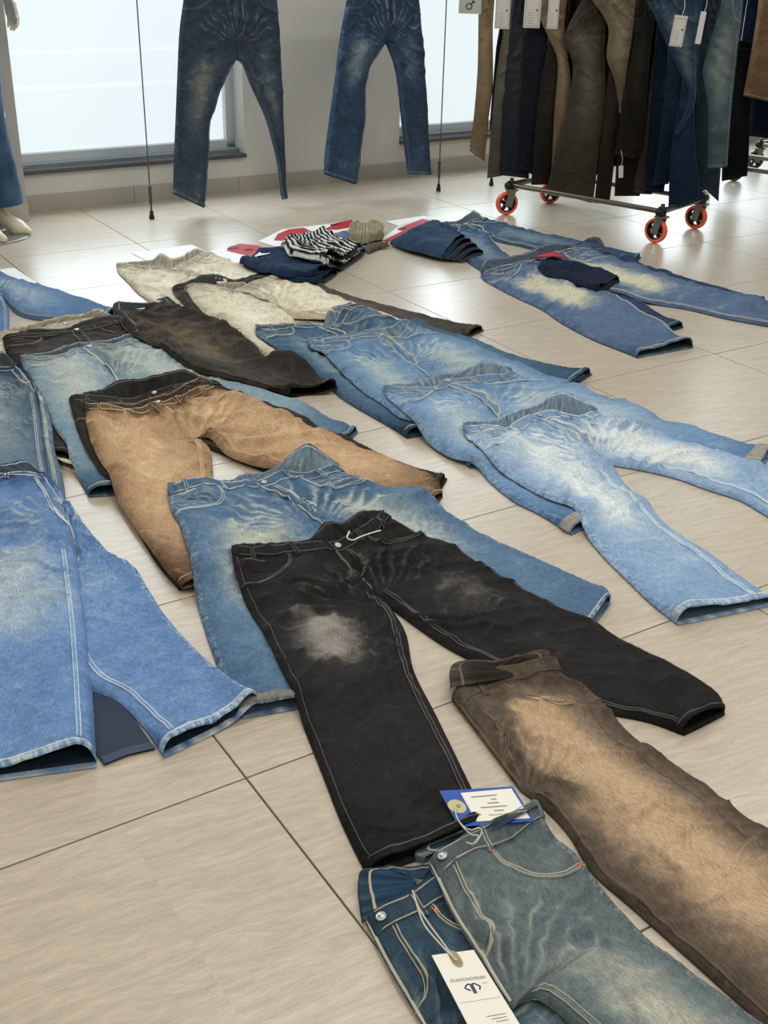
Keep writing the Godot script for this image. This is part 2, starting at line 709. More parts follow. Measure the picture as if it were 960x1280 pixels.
func make_jeans(d: Dictionary, wash: Dictionary, label: String, opt := {}) -> Node3D:
	var w := DEFAULT_WASH.duplicate()
	w.merge(wash, true)
	var root := thing(opt.get("name", "jeans"), label, opt.get("category", "jeans"), d.at, opt.get("group", ""))
	var origin := Vector2(d.at.x, d.at.z)
	var hung: bool = d.has("frame")
	if hung:
		root.basis = d.frame
	var layers: int = d.get("layers", 1)
	var c: Cloth
	for layer in layers:
		var drape: Drape = null
		if not hung:
			var lo := Vector2(1e9, 1e9)
			var hi := -lo
			for key in ["ol", "cl", "il", "ir", "orr"]:
				if d.has(key):
					for q in pts(d[key]):
						lo = lo.min(q + origin)
						hi = hi.max(q + origin)
			drape = drape_over(lo - Vector2(0.05, 0.05), hi + Vector2(0.05, 0.05))
		var body := Buf.new()
		var off: Vector2 = Vector2.ZERO
		if layer < layers - 1:
			off = d.get("slip", Vector2(0.008, 0.006)) * float(layers - 1 - layer)
		c = build_cloth(d, w, drape, origin, body, off)
		if hung:
			# a hanging pair has a rounded back as well
			var s := body.v.size()
			for i in c.p.size():
				var q := c.p[i]
				body.add(Vector3(q.x, 0.004 - (q.y - 0.004) * 0.8, q.z), Vector3.DOWN, c.col[i], body.uv[i])
			for j in c.n:
				for k in c.cols - 1:
					if k == c.m and c.halves == 2:
						continue
					var a := s + j * c.cols + k
					if c.flip:
						body.ix.append_array([a, a + 1, a + c.cols + 1, a, a + c.cols + 1, a + c.cols])
					else:
						body.ix.append_array([a, a + c.cols + 1, a + 1, a, a + c.cols, a + c.cols + 1])
			body.smooth(s)
		garment(body, "body" if layer == layers - 1 else "under_leg", root, denim_mat)
	details(root, d, w, c, opt)
	return root


func details(root: Node3D, d: Dictionary, w: Dictionary, c: Cloth, opt: Dictionary) -> void:
	var L := c.leg
	var tw := 0.038 / L
	var thread := Buf.new()
	var sides: int = 1 if opt.get("one_side", false) else c.halves
	var plain: bool = opt.get("plain", false)
	if not plain:
		# waistband
		var wb := Buf.new()
		band(c, [-0.0015 / L, 0.0, 0.003 / L, tw * 0.5, tw - 0.002 / L, tw], [-0.002, 0.0015, 0.003, 0.0034, 0.003, 0.0], 0, c.cols - 1 if sides == c.halves else c.m, w.band_shade, wb)
		wb.smooth()
		garment(wb, "waistband", root, denim_mat)
		for y in [0.004 / L, tw - 0.003 / L]:
			for side in sides:
				var q := PackedVector3Array()
				for i in 13:
					q.append(Vector3(side, y, i / 12.0))
				stitches_lifted(thread, c, q, w, 0.0032)
		# the back of the waistband, seen from inside
		back_band(root, d, w, c, thread)
		# belt loops
		for e in d.get("loops", [[0, 0.62], [0, 0.2], [1, 0.62], [1, 0.25]]):
			if int(e[0]) >= sides:
				continue
			var lb := Buf.new()
			ribbon(lb, c, seam(e[0], -0.002, e[1], e[0], tw + 0.012 / L, e[1], 7), 0.012, 0.0062, w.loop_tint, 1.0)
			garment(lb, "belt_loop", root, denim_mat)
			for o in [-0.0035, 0.0035]:
				var aa: float = e[1] + o / c.width(int(e[0]), 0.02)
				stitches_lifted(thread, c, seam(e[0], 0.001, aa, e[0], tw + 0.010 / L, aa, 6), w, 0.0062)
		# fly
		var fs: int = d.get("fly_side", 1 if sides == 2 else 0)
		var tcc := float(c.jc) / c.n
		var fw := 0.036
		var fl := Buf.new()
		patch(fl, c, fs, tw, tcc * 0.68, fw, 0.002, 0.0020, 0.92, true)
		garment(fl, "fly", root, denim_mat)
		for o in [0.036, 0.030]:
			var jline := PackedVector3Array()
			for i in 19:
				var u := i / 18.0
				var t := lerpf(tw, tcc * 0.72, u)
				var in_w: float = o * (1.0 if u < 0.72 else sqrt(maxf(0.0, 1.0 - pow((u - 0.72) / 0.28, 2.0))))
				jline.append(Vector3(fs, t, 1.0 - in_w / c.width(fs, t)))
			stitches_lifted(thread, c, jline, w, 0.0036)
		var edge := PackedVector3Array()
		for i in 15:
			var t := lerpf(0.0, tcc * 0.97, i / 14.0)
			edge.append(Vector3(fs, t, 1.0 - 0.003 / c.width(fs, t)))
		ribbon(thread, c, edge, 0.004, 0.0034, w.fly_edge)
		# button
		if not opt.get("no_button", false):
			var bt := part("button", lathe(PackedVector2Array([Vector2(0.0, 0.0042), Vector2(0.0045, 0.0040), Vector2(0.0055, 0.0030), Vector2(0.0066, 0.0042), Vector2(0.0082, 0.0036), Vector2(0.0085, 0.0012), Vector2(0.007, 0.0)]), 20), metal_mat, root)
			var ba := 1.0 - 0.020 / c.width(fs, 0.0)
			bt.position = c.at(fs, tw * 0.5, ba) + c.up(fs, tw * 0.5, ba) * 0.003
			bt.basis = upright(c.up(fs, tw * 0.5, ba))
		# front pockets
		for side in sides:
			if not w.pockets:
				continue
			var rim := PackedVector3Array()
			for i in 17:
				var th := PI / 2 * i / 16.0
				rim.append(Vector3(side, tw + sin(th) * 0.115 / L, maxf(0.54 * cos(th), 0.012)))
			var pb := Buf.new()
			ribbon(pb, c, rim, 0.012, 0.0026, Color(1.05, 1.05, 1.05), 1.0)
			garment(pb, "front_pocket", root, denim_mat)
			for o in [-0.003, 0.003]:
				var q := PackedVector3Array()
				for e in rim:
					q.append(Vector3(e.x, e.y + o * 0.8 / L, e.z + o * 0.6 / c.width(side, e.y)))
				stitches_lifted(thread, c, q, w, 0.0028)
			if opt.get("rivets", false):
				for e in [rim[1], rim[15]]:
					var rv := part("rivet", lathe(PackedVector2Array([Vector2(0.0, 0.0022), Vector2(0.0016, 0.0020), Vector2(0.0022, 0.0012), Vector2(0.0034, 0.0018), Vector2(0.0042, 0.0012), Vector2(0.0043, 0.0)]), 14), paint(Color(0.78, 0.40, 0.26), 0.35, 0.9), root)
					rv.position = c.at(side, e.y, maxf(e.z, 0.05)) + c.up(side, e.y, maxf(e.z, 0.05)) * 0.0026
					rv.basis = upright(c.up(side, e.y, maxf(e.z, 0.05)))
		# coin pocket inside one front pocket
		if w.pockets and c.halves == 2:
			var cp := Buf.new()
			var cs: int = d.get("coin_side", 0)
			patch(cp, c, cs, tw + 0.014 / L, tw + 0.058 / L, 0.94 * c.width(cs, tw), 0.64 * c.width(cs, tw), 0.0020, 0.9, false)
			garment(cp, "coin_pocket", root, denim_mat)
			stitches_lifted(thread, c, seam(cs, tw + 0.014 / L, 0.09, cs, tw + 0.014 / L, 0.31, 6), w, 0.0024)
	# seams along the legs
	for side in c.halves:
		var wd := c.width(side, 0.6)
		var ins: float = w.inseam / wd
		var t0 := float(c.jc) / c.n + 0.02
		if w.inseam > 0.0:
			var sb := Buf.new()
			ribbon(sb, c, seam(side, t0, 1.0 - ins, side, 0.985, 1.0 - ins, 60), 0.011, 0.0018, Color(1.1, 1.1, 1.08), 1.0)
			garment(sb, "inseam", root, denim_mat)
			for o in [-0.0035, 0.0035]:
				stitches_lifted(thread, c, seam(side, t0, 1.0 - ins + o / wd, side, 0.985, 1.0 - ins + o / wd, 60), w, 0.0019)
		if w.outseam > 0.0:
			stitches(thread, c, seam(side, tw, w.outseam / wd, side, 0.985, w.outseam / wd, 60), w)
		# hem
		var k0 := 0 if side == 0 else c.m + 1
		var hb := Buf.new()
		var th := 0.015 / L
		band(c, [1.0 - th, 1.0 - th + 0.0015 / L, 1.0 - 0.001 / L, 1.0, 1.0 + 0.0008 / L], [0.0, 0.0022, 0.0026, 0.0016, -0.0022], k0, k0 + c.m, 1.0, hb)
		# the lower lip of the hem, on the back panel
		var s := hb.v.size()
		for r in 4:
			for kk in 13:
				var k := k0 + roundi(kk / 12.0 * c.m)
				var at := c.n * c.cols + k
				var dir := c.p[at] - c.p[at - c.cols]
				dir.y = 0.0
				dir = dir.normalized()
				var base := Vector3(c.p[at].x, c.low[at], c.p[at].z)
				var q: Vector3 = base + dir * [-0.008, 0.005, 0.0075, 0.0078][r] + Vector3(0, [0.0016, 0.0042, 0.003, 0.0004][r], 0)
				var col := c.col[at] * (1.0 if kk % 2 == 0 else 0.8)
				col.a = 1.0
				hb.add(q, Vector3.UP, col, Vector2(kk * 0.02, r * 0.01))
		hb.sheet(s, 4, 13, c.flip)
		hb.smooth()
		garment(hb, "hem", root, denim_mat)
		if not opt.get("raw_hem", false):
			stitches_lifted(thread, c, seam(side, 1.0 - 0.011 / L, 0.02, side, 1.0 - 0.011 / L, 0.98, 26), w, 0.0024)
		if w.cuff > 0.0 and (w.cuff_side < 0 or w.cuff_side == side):
			var cb := Buf.new()
			var ct: float = w.cuff / L
			var s2 := cb.v.size()
			var rows := [1.0 - ct, 1.0 - ct + 0.001, 1.0 - ct * 0.5, 0.998, 1.0]
			var lifts := [0.0, 0.005, 0.0075, 0.007, 0.001]
			for r in 5:
				for k in range(k0, k0 + c.m + 1):
					var aa := float(k - k0) / c.m if side == 0 else 1.0 - float(k - k0) / c.m
					var nn := c.nn[clampi(roundi(rows[r] * c.n), 0, c.n) * c.cols + k]
					var vv := 0.9 + 0.2 * noise_mid.get_noise_2d(aa * 60.0, r * 9.0)
					var cc: Color = w.cuff_color * vv
					cc.a = 1.0
					cb.add(c.at(side, rows[r], aa) + nn * lifts[r], nn, cc, Vector2(aa * 0.2, rows[r]))
			cb.sheet(s2, 5, c.m + 1, c.flip)
			cb.smooth()
			garment(cb, "cuff", root, denim_mat)
	if thread.v.size():
		var st := garment(thread, "stitching", root, thread_mat)
		st.set_meta("kind", "stuff")


func upright(n: Vector3) -> Basis:
	var x := n.cross(Vector3(0.2, 0.1, 1.0)).normalized()
	return Basis(x, n, x.cross(n))


func stitches_lifted(b: Buf, c: Cloth, path: PackedVector3Array, w: Dictionary, lift: float) -> void:
	ribbon(b, c, path, w.thread_w, lift + 0.0014, w.thread)


func back_band(root: Node3D, d: Dictionary, w: Dictionary, c: Cloth, thread: Buf) -> void:
	# the far side of the waist lies behind the front edge and shows its inner face
	var far := PackedVector2Array()
	var hung: bool = d.has("frame")
	var count := c.cols - 1
	if d.has("bw"):
		far = smooth_line(pts(d.bw), count)
	else:
		for k in count + 1:
			var u := float(k) / count
			var p := c.p[k]
			var q := c.p[k + c.cols]
			var away := Vector2(p.x - q.x, p.z - q.z).normalized()
			far.append(Vector2(p.x, p.z) + away * (0.004 + 0.03 * sin(PI * u)))
	var b := Buf.new()
	var s := b.v.size()
	var rows := 7
	var seed_v: float = w.seed
	# the height of what the band lies on, evened out along it
	var raw := PackedFloat32Array()
	var level := PackedFloat32Array()
	for k in count + 1:
		var here: float = c.low[k] if hung else height_at(far[k].x + root.position.x, far[k].y + root.position.z)
		raw.append(clampf(here, c.low[k] - 0.012, c.low[k] + 0.033))
	for k in count + 1:
		var sum := 0.0
		for e in range(-8, 9):
			sum += raw[clampi(k + e, 0, count)] / 17.0
		level.append(sum)
	for r in rows:
		var u := r / 4.0
		for k in count + 1:
			var under := c.p[mini(2, c.n) * c.cols + k]
			var front := Vector3(under.x, c.low[k] + 0.002, under.z)
			var ground := level[k]
			var head := Vector2(c.p[k].x - c.p[k + 2 * c.cols].x, c.p[k].z - c.p[k + 2 * c.cols].z).normalized()
			var gap := (far[k] - Vector2(c.p[k].x, c.p[k].z)).dot(head)
			var shows := smoothstep(0.004, 0.012, gap)
			ground = lerpf(c.low[k] - 0.006, ground, shows)
			var q := Vector3(far[k].x, ground + 0.0075 + 0.003 * noise_wide.get_noise_2d(far[k].x * 14.0 + seed_v, far[k].y * 14.0), far[k].y)
			var p := front.lerp(q, minf(u, 1.0))
			var wave := 0.0035 * noise_wide.get_noise_2d(far[k].x * 40.0 + seed_v, far[k].y * 40.0 + r * 0.3)
			p.y += wave + 0.004 * sin(PI * minf(u, 1.0))
			if shows < 0.3:
				p.y = minf(p.y, c.low[k] + 0.003)
			if r == 4:
				p.y += 0.002
			if r > 4:
				var dir := (q - front)
				dir.y = 0.0
				dir = dir.normalized()
				p = q + dir * (0.003 if r == 5 else 0.0035)
				p.y = q.y if r == 5 else minf(q.y, ground) + 0.0006
			var col: Color = w.inside if u < 0.45 and not w.dark_lining else w.band_inside
			if r >= 4:
				col = c.col[k]
			var v := 0.95 + 0.4 * noise_wide.get_noise_2d(far[k].x * 60.0 + seed_v, far[k].y * 60.0 + r * 0.4)
			b.add(p, Vector3.UP, Color(col.r * v, col.g * v, col.b * v), Vector2(k * 0.008, r * 0.02))
	b.sheet(s, rows, count + 1, not c.flip)
	b.smooth()
	var o := garment(b, "back_waistband", root, denim_mat)
	var s2 := thread.v.size()
	for k in count + 1:
		for e in 2:
			var p := b.v[3 * (count + 1) + k].lerp(b.v[4 * (count + 1) + k], 0.55 + 0.1 * e)
			thread.add(p + Vector3(0, 0.0012, 0), Vector3.UP, w.thread)
	for k in count:
		var a := s2 + k * 2
		thread.ix.append_array([a, a + 1, a + 3, a, a + 3, a + 2])




var DEFAULT_WASH := {
	"seed": 0.0, "step": 0.008, "v0": 0.45, "mott": 0.10, "rl": 0.45, "rr": 0.45, "ra": 0.5, "rw": 0.28, "r0": 0.10, "r1": 0.30, "r2": 0.50, "r3": 0.80,
	"whisk": 0.25, "edge": 0.15, "crease": 0.18, "hem": -0.1, "top": -0.08, "rope": 0.25, "dark": Color(0.2, 0.28, 0.4), "mid": Color(0.38, 0.48, 0.6), "light": Color(0.68, 0.73, 0.74),
	"inside": Color(0.34, 0.36, 0.38), "band_inside": Color(0.30, 0.34, 0.38), "dark_lining": false, "facing": 0.0, "stripe": 0.0, "stripe_color": Color.WHITE, "puff": 0.014, "open": 0.010, "wrinkle": 1.0, "pockets": true,
	"band_shade": 0.92, "loop_tint": Color(0.95, 0.95, 0.97), "thread": Color(0.72, 0.70, 0.62), "thread_w": 0.0013, "fly_edge": Color(0.62, 0.66, 0.68), "inseam": 0.014, "outseam": 0.0,
	"cuff": 0.0, "cuff_side": -1, "cuff_color": Color(0.62, 0.62, 0.60),
}


func _ready() -> void:
	noise_setup()
	view_and_light()
	materials()
	room()
	laid_out()
	hanging()
	racks()
	mannequin()
	cords_and_tags()


func noise_setup() -> void:
	for e in [[noise_wide, 11, 1.0, 3], [noise_mid, 23, 1.0, 3], [noise_fine, 37, 1.0, 2], [noise_crease, 41, 1.0, 2]]:
		var n: FastNoiseLite = e[0]
		n.noise_type = FastNoiseLite.TYPE_SIMPLEX_SMOOTH
		n.seed = e[1]
		n.frequency = e[2]
		n.fractal_octaves = e[3]
	hm.resize(NX * NZ)
	hm.fill(0.0005)


func view_and_light() -> void:
	var cam := Camera3D.new()
	cam.name = "camera"
	cam.fov = 48.2062
	cam.keep_aspect = Camera3D.KEEP_HEIGHT
	cam.transform = Transform3D(Basis(Vector3(0.847107, 0.021518, 0.530987), Vector3(0.223896, 0.891720, -0.393327), Vector3(-0.481955, 0.452076, 0.750564)), Vector3(0, 1.2959, 0))
	cam.near = 0.05
	cam.far = 60.0
	add_child(cam)
	var env := Environment.new()
	env.background_mode = Environment.BG_COLOR
	env.background_color = Color(0.86, 0.92, 0.95)
	env.tonemap_mode = Environment.TONE_MAPPER_LINEAR
	env.tonemap_exposure = 1.05
	env.sdfgi_enabled = true
	env.ssao_enabled = true
	env.ssil_enabled = true
	var we := WorldEnvironment.new()
	we.name = "environment"
	we.environment = env
	add_child(we)
	# the windows and the ceiling panels light the room: an area light just inside each glowing face
	for e in [[2.165, 1.23], [4.3, 0.94], [6.4, 1.5]]:
		area_light("window_light", Vector3(e[0], 1.42, -5.78), Vector2(e[1], 2.3), Vector3(0, 0, 1), Color(0.90, 0.965, 1.0), 1.35)
	for ix in 3:
		for iz in 3:
			area_light("panel_light", panel_place(ix, iz) - Vector3(0, 0.03, 0), Vector2(1.2, 0.3), Vector3.DOWN, Color(1.0, 0.985, 0.955), 5.0)


func panel_place(ix: int, iz: int) -> Vector3:
	return Vector3(-1.1 + 2.6 * ix, 3.18, -2.7 + 2.2 * iz)


func area_light(called: String, at: Vector3, size: Vector2, facing: Vector3, c: Color, energy: float) -> void:
	var l := AreaLight3D.new()
	l.name = numbered(called)
	l.area_size = size
	l.light_color = c
	l.light_energy = energy
	l.area_normalize_energy = false
	l.shadow_enabled = true
	l.area_range = 20.0
	l.position = at
	add_child(l)
	l.look_at_from_position(at, at + facing, Vector3.UP if absf(facing.y) < 0.9 else Vector3.FORWARD)


func materials() -> void:
	denim_mat = StandardMaterial3D.new()
	denim_mat.resource_name = "denim"
	var size := 1024
	var bytes := PackedByteArray()
	bytes.resize(size * size)
	var bumps := PackedByteArray()
	bumps.resize(size * size)
	for y in size:
		for x in size:
			# slubs run along the warp, with a fine twill across
			var slub := noise_fine.get_noise_2d(x * 0.26, y * 0.05)
			var grain := noise_mid.get_noise_2d(x * 0.42, y * 0.30)
			var cloud := noise_wide.get_noise_2d(x * 0.03, y * 0.03)
			var twill := sin((x + y) * 1.3) * 0.5
			bytes[y * size + x] = clampi(int(255.0 * (0.905 + 0.11 * slub + 0.19 * grain + 0.03 * cloud + 0.02 * twill)), 0, 255)
			bumps[y * size + x] = clampi(int(255.0 * (0.5 + 0.3 * slub + 0.25 * grain + 0.08 * twill)), 0, 255)
	denim_mat.albedo_texture = ImageTexture.create_from_image(Image.create_from_data(size, size, false, Image.FORMAT_L8, bytes))
	denim_mat.vertex_color_use_as_albedo = true
	denim_mat.vertex_color_is_srgb = true
	denim_mat.roughness = 0.88
	denim_mat.metallic_specular = 0.25
	denim_mat.heightmap_enabled = true
	denim_mat.heightmap_scale = 0.03
	denim_mat.heightmap_texture = ImageTexture.create_from_image(Image.create_from_data(size, size, false, Image.FORMAT_L8, bumps))
	thread_mat = StandardMaterial3D.new()
	thread_mat.resource_name = "thread"
	thread_mat.vertex_color_use_as_albedo = true
	thread_mat.vertex_color_is_srgb = true
	thread_mat.roughness = 0.7
	metal_mat = paint(Color(0.72, 0.72, 0.72), 0.35, 0.9)


func stone_material() -> StandardMaterial3D:
	# porcelain tile with long grey streaks along x
	var m := StandardMaterial3D.new()
	m.resource_name = "stone_tile"
	var size := 1024
	var img := Image.create(size, size, false, Image.FORMAT_RGB8)
	var rough := Image.create(size, size, false, Image.FORMAT_L8)
	for y in size:
		for x in size:
			var u := x + y * 0.10
			var v := y - x * 0.10
			var warp := noise_wide.get_noise_2d(u * 0.004, v * 0.01) * 14.0
			var streak := noise_mid.get_noise_2d(u * 0.006, (v + warp) * 0.055)
			var fine := noise_fine.get_noise_2d(u * 0.03, (v + warp) * 0.24)
			var dust := noise_crease.get_noise_2d(x * 0.35, y * 0.35)
			var k := 0.055 * streak + 0.04 * fine + 0.045 * dust
			img.set_pixel(x, y, Color(0.74 + k, 0.695 + k * 0.98, 0.63 + k * 0.95))
			rough.set_pixel(x, y, Color.from_hsv(0, 0, clampf(0.5 + 0.3 * streak + 0.2 * dust, 0.0, 1.0)))
	m.albedo_texture = ImageTexture.create_from_image(img)
	m.roughness = 0.30
	m.metallic_specular = 0.5
	m.heightmap_enabled = true
	m.heightmap_scale = 0.004
	m.heightmap_texture = ImageTexture.create_from_image(rough)
	return m


func room() -> void:
	# floor: a bed of grout with every tile laid on it
	var floor_root := structure("floor", box(Vector3(13.2, 0.10, 10.8)), paint(Color(0.36, 0.34, 0.31), 0.9), Vector3(3.2, -0.0535, -1.6))
	var stone := stone_material()
	var kinds := []
	for k in 7:
		kinds.append(chamfer_box(Vector3(0.5965, 0.0035, 0.5965), 0.0008, Vector2(0.137 * k * 1.7, 0.233 * k), 1.0 / 1.15))
	var rng := RandomNumberGenerator.new()
	rng.seed = 5
	for i in range(-3, 14):
		for j in range(-8, 4):
			var x := 0.642 + 0.6 * i + 0.3
			var z := -1.416 + 0.6 * j + 0.3
			var o := part("tile", kinds[rng.randi() % 7], stone, floor_root, Vector3(x, -0.00175, z) - floor_root.position)
			if rng.randf() < 0.5:
				o.rotation.y = PI
	var wall_paint := plaster()
	# the window wall, pierced twice
	var wz := -5.85
	var slab := 0.26
	for e in [["wall_back", 0.4, 2.82, 0.0, 0.186], ["wall_back", 2.80, 3.80, 0.186, 3.2], ["wall_back", 2.82, 7.2, 0.0, 0.186], ["wall_back", 0.4, 2.80, 2.6, 3.2], ["wall_back", 3.80, 7.2, 2.6, 3.2], ["wall_back", 4.80, 5.6, 0.186, 2.6], ["wall_back", 0.4, 1.5, 0.186, 2.6], ["wall_back", -3.4, 0.4, 0.0, 3.2], ["wall_back", 7.2, 9.8, 0.0, 3.2]]:
		structure(numbered(e[0]), box(Vector3(e[2] - e[1], e[4] - e[3], slab)), wall_paint, Vector3((e[1] + e[2]) / 2, (e[3] + e[4]) / 2, wz - slab / 2))
	structure("wall_left", box(Vector3(0.2, 3.4, 11.2)), wall_paint, Vector3(-3.3, 1.6, -1.6))
	structure("wall_right", box(Vector3(0.2, 3.4, 11.2)), wall_paint, Vector3(9.75, 1.6, -1.6))
	structure("wall_front", box(Vector3(13.2, 3.4, 0.2)), wall_paint, Vector3(3.2, 1.6, 3.8))
	structure("ceiling", box(Vector3(13.4, 0.15, 10.4)), paint(Color(0.93, 0.92, 0.90), 0.9), Vector3(3.2, 3.285, -1.4))
	# tile skirting
	var skirt := paint(Color(0.66, 0.64, 0.60), 0.45)
	var k := 0
	for x in range(12):
		var base := structure("baseboard_back" if k == 0 else "baseboard_back_%03d" % k, box(Vector3(0.5975, 0.082, 0.012)), skirt, Vector3(1.84 + 0.6 * (x - 1) - 0.3 + 0.9, 0.041, wz + 0.006))
		base.position.x = 1.85 + 0.6 * x
		k += 1
	# pier on the left, with its own skirting
	structure("wall_pier", box(Vector3(0.52, 3.2, 0.35)), paint(Color(0.72, 0.70, 0.67), 0.8), Vector3(1.281, 1.6, -5.84))
	structure("baseboard_pier", box(Vector3(0.545, 0.084, 0.40)), paint(Color(0.74, 0.72, 0.68), 0.5), Vector3(1.2715, 0.042, -5.862))
	window("window_1", 1.50, 2.80, 2.72)
	window("window_2", 3.80, 4.80, 2.6)
	window("window_3", 5.60, 7.20, 2.6)
	for ix in 3:
		for iz in 3:
			var at := panel_place(ix, iz)
			var p := thing("ceiling_light_panel", "flush white ceiling light panel above the showroom floor", "ceiling light", at, "ceiling light panels")
			part("frame", box(Vector3(1.26, 0.03, 0.36)), paint(Color(0.9, 0.9, 0.9), 0.5), p, Vector3(0, 0.012, 0))
			var glow := StandardMaterial3D.new()
			glow.albedo_color = Color(0.9, 0.9, 0.88)
			glow.emission_enabled = true
			glow.emission = Color(1.0, 0.95, 0.86)
			glow.emission_energy_multiplier = 2.0
			part("diffuser", box(Vector3(1.2, 0.02, 0.3)), glow, p, Vector3(0, -0.006, 0))


func plaster() -> StandardMaterial3D:
	var m := StandardMaterial3D.new()
	m.resource_name = "painted_plaster"
	m.albedo_color = Color(0.81, 0.80, 0.77)
	m.roughness = 0.75
	var t := NoiseTexture2D.new()
	t.width = 512
	t.height = 512
	t.seamless = true
	var n := FastNoiseLite.new()
	n.frequency = 0.03
	n.fractal_octaves = 4
	n.seed = 3
	t.noise = n
	m.heightmap_enabled = true
	m.heightmap_texture = t
	m.heightmap_scale = 0.15
	m.uv1_triplanar = true
	m.uv1_world_triplanar = true
	m.uv1_scale = Vector3(0.8, 0.8, 0.8)
	return m


func window(called: String, x0: float, x1: float, _x: float) -> void:
	var w := Node3D.new()
	w.name = called
	add_child(w, true)
	w.set_meta("kind", "structure")
	w.position = Vector3((x0 + x1) / 2, 0.205, -5.85)
	var half := (x1 - x0) / 2
	var alu := paint(Color(0.80, 0.82, 0.83), 0.35, 0.2)
	part("sill", chamfer_box(Vector3(x1 - x0 + (0.0 if called == "window_1" else 0.0), 0.02, 0.27), 0.003), granite(), w, Vector3(0, -0.009, -0.112))
	part("sill_track", chamfer_box(Vector3(x1 - x0, 0.016, 0.10), 0.004), paint(Color(0.62, 0.66, 0.69), 0.3, 0.6), w, Vector3(0, 0.009, -0.12))
	part("frame", chamfer_box(Vector3(x1 - x0, 0.042, 0.06), 0.004), alu, w, Vector3(0, 0.036, -0.15))
	part("frame", chamfer_box(Vector3(x1 - x0, 0.05, 0.06), 0.004), alu, w, Vector3(0, 2.37, -0.15))
	var upright_at := [-half + 0.025, half - 0.025]
	for x in upright_at:
		part("frame", chamfer_box(Vector3(0.05, 2.38, 0.06), 0.004), alu, w, Vector3(x, 1.2, -0.15))
	var film := StandardMaterial3D.new()
	film.resource_name = "frosted_window_film"
	film.albedo_color = Color(0.55, 0.58, 0.60)
	film.roughness = 0.5
	film.emission_enabled = true
	film.emission = Color(0.93, 0.975, 0.985)
	film.emission_energy_multiplier = 0.80
	# the film is pasted on in lapped widths
	var cuts := [0.03, 0.353, 0.372, 0.52, 0.535, 2.37] if called == "window_1" else [0.03, 2.37]
	for k in cuts.size() - 1:
		var m := film
		if k % 2 == 1:
			m = film.duplicate()
			m.emission_energy_multiplier = 0.86
		part("pane", box(Vector3(x1 - x0 - 0.06, cuts[k + 1] - cuts[k], 0.012)), m, w, Vector3(0, (cuts[k] + cuts[k + 1]) / 2, -0.165))


func granite() -> StandardMaterial3D:
	var m := StandardMaterial3D.new()
	m.resource_name = "granite"
	m.roughness = 0.3
	var t := NoiseTexture2D.new()
	t.width = 256
	t.height = 256
	t.seamless = true
	var n := FastNoiseLite.new()
	n.noise_type = FastNoiseLite.TYPE_CELLULAR
	n.frequency = 0.12
	n.seed = 9
	t.noise = n
	var g := Gradient.new()
	g.set_color(0, Color(0.10, 0.10, 0.11))
	g.set_color(1, Color(0.52, 0.52, 0.53))
	t.color_ramp = g
	m.albedo_texture = t
	m.uv1_triplanar = true
	m.uv1_scale = Vector3(6, 6, 6)
	return m


func dye(dark: Color, mid: Color, light: Color, more := {}) -> Dictionary:
	var w := {"dark": dark, "mid": mid, "light": light}
	w.merge(more, true)
	return w


func rgb(r: int, g: int, b: int) -> Color:
	return Color(r / 255.0, g / 255.0, b / 255.0)


func flat_card(called: String, parent: Node3D, corners: Array, thick: float, m: Material, lift := 0.0) -> MeshInstance3D:
	# a thin prism on the given corners, relative to its parent; each corner lies at the height of what is below it
	var p := PackedVector2Array()
	for e in corners:
		p.append(Vector2(e.x, e.z))
	var tris := Geometry2D.triangulate_polygon(p)
	var s := SurfaceTool.new()
	s.begin(Mesh.PRIMITIVE_TRIANGLES)
	var mid := Vector3.ZERO
	for e in corners:
		mid += e / corners.size()
	var o := Vector3(mid.x, 0, mid.z)
	if parent != self:
		o = parent.position
	for i in range(0, tris.size(), 3):
		var a: Vector3 = corners[tris[i]] - o + Vector3(0, lift, 0)
		var b: Vector3 = corners[tris[i + 1]] - o + Vector3(0, lift, 0)
		var c: Vector3 = corners[tris[i + 2]] - o + Vector3(0, lift, 0)
		if (c - a).cross(b - a).y < 0.0:
			var q := b
			b = c
			c = q
		var up := Vector3(0, thick, 0)
		for v in [a + up, b + up, c + up]:
			s.set_normal((c - a).cross(b - a).normalized())
			s.set_uv(Vector2(v.x, v.z))
			s.add_vertex(v)
		for v in [a, c, b]:
			s.set_normal(-(c - a).cross(b - a).normalized())
			s.add_vertex(v)
	for i in corners.size():
		var a: Vector3 = corners[i] - o + Vector3(0, lift, 0)
		var b: Vector3 = corners[(i + 1) % corners.size()] - o + Vector3(0, lift, 0)
		var up := Vector3(0, thick, 0)
		var n := Vector3((b - a).z, 0, -(b - a).x).normalized()
		if n.dot(a + b - (mid - o) * 2.0) < 0.0:
			n = -n
		for v in ([a + up, a, b, a + up, b, b + up] if (b - a).cross(up).dot(n) > 0.0 else [a + up, b, a, a + up, b + up, b]):
			s.set_normal(n)
			s.add_vertex(v)
	var at := o if parent == self else Vector3.ZERO
	return part(called, s.commit(), m, parent, at)


func on_top(corners: Array, extra := 0.0005) -> Array:
	var out := []
	for e in corners:
		out.append(Vector3(e.x, height_at(e.x, e.z) + extra, e.z))
	return out


func lay_card(called: String, label: String, category: String, corners: Array, m: Material, prints := []) -> Node3D:
	var c := on_top(corners)
	var mid := Vector3.ZERO
	for e in c:
		mid += e / c.size()
	var t := thing(called, label, category, Vector3(mid.x, 0, mid.z))
	flat_card("card", t, c, 0.0007, m)
	for e in prints:
		flat_card(e[0], t, on_top(e[1], 0.0013), 0.0003, e[2])
	return t


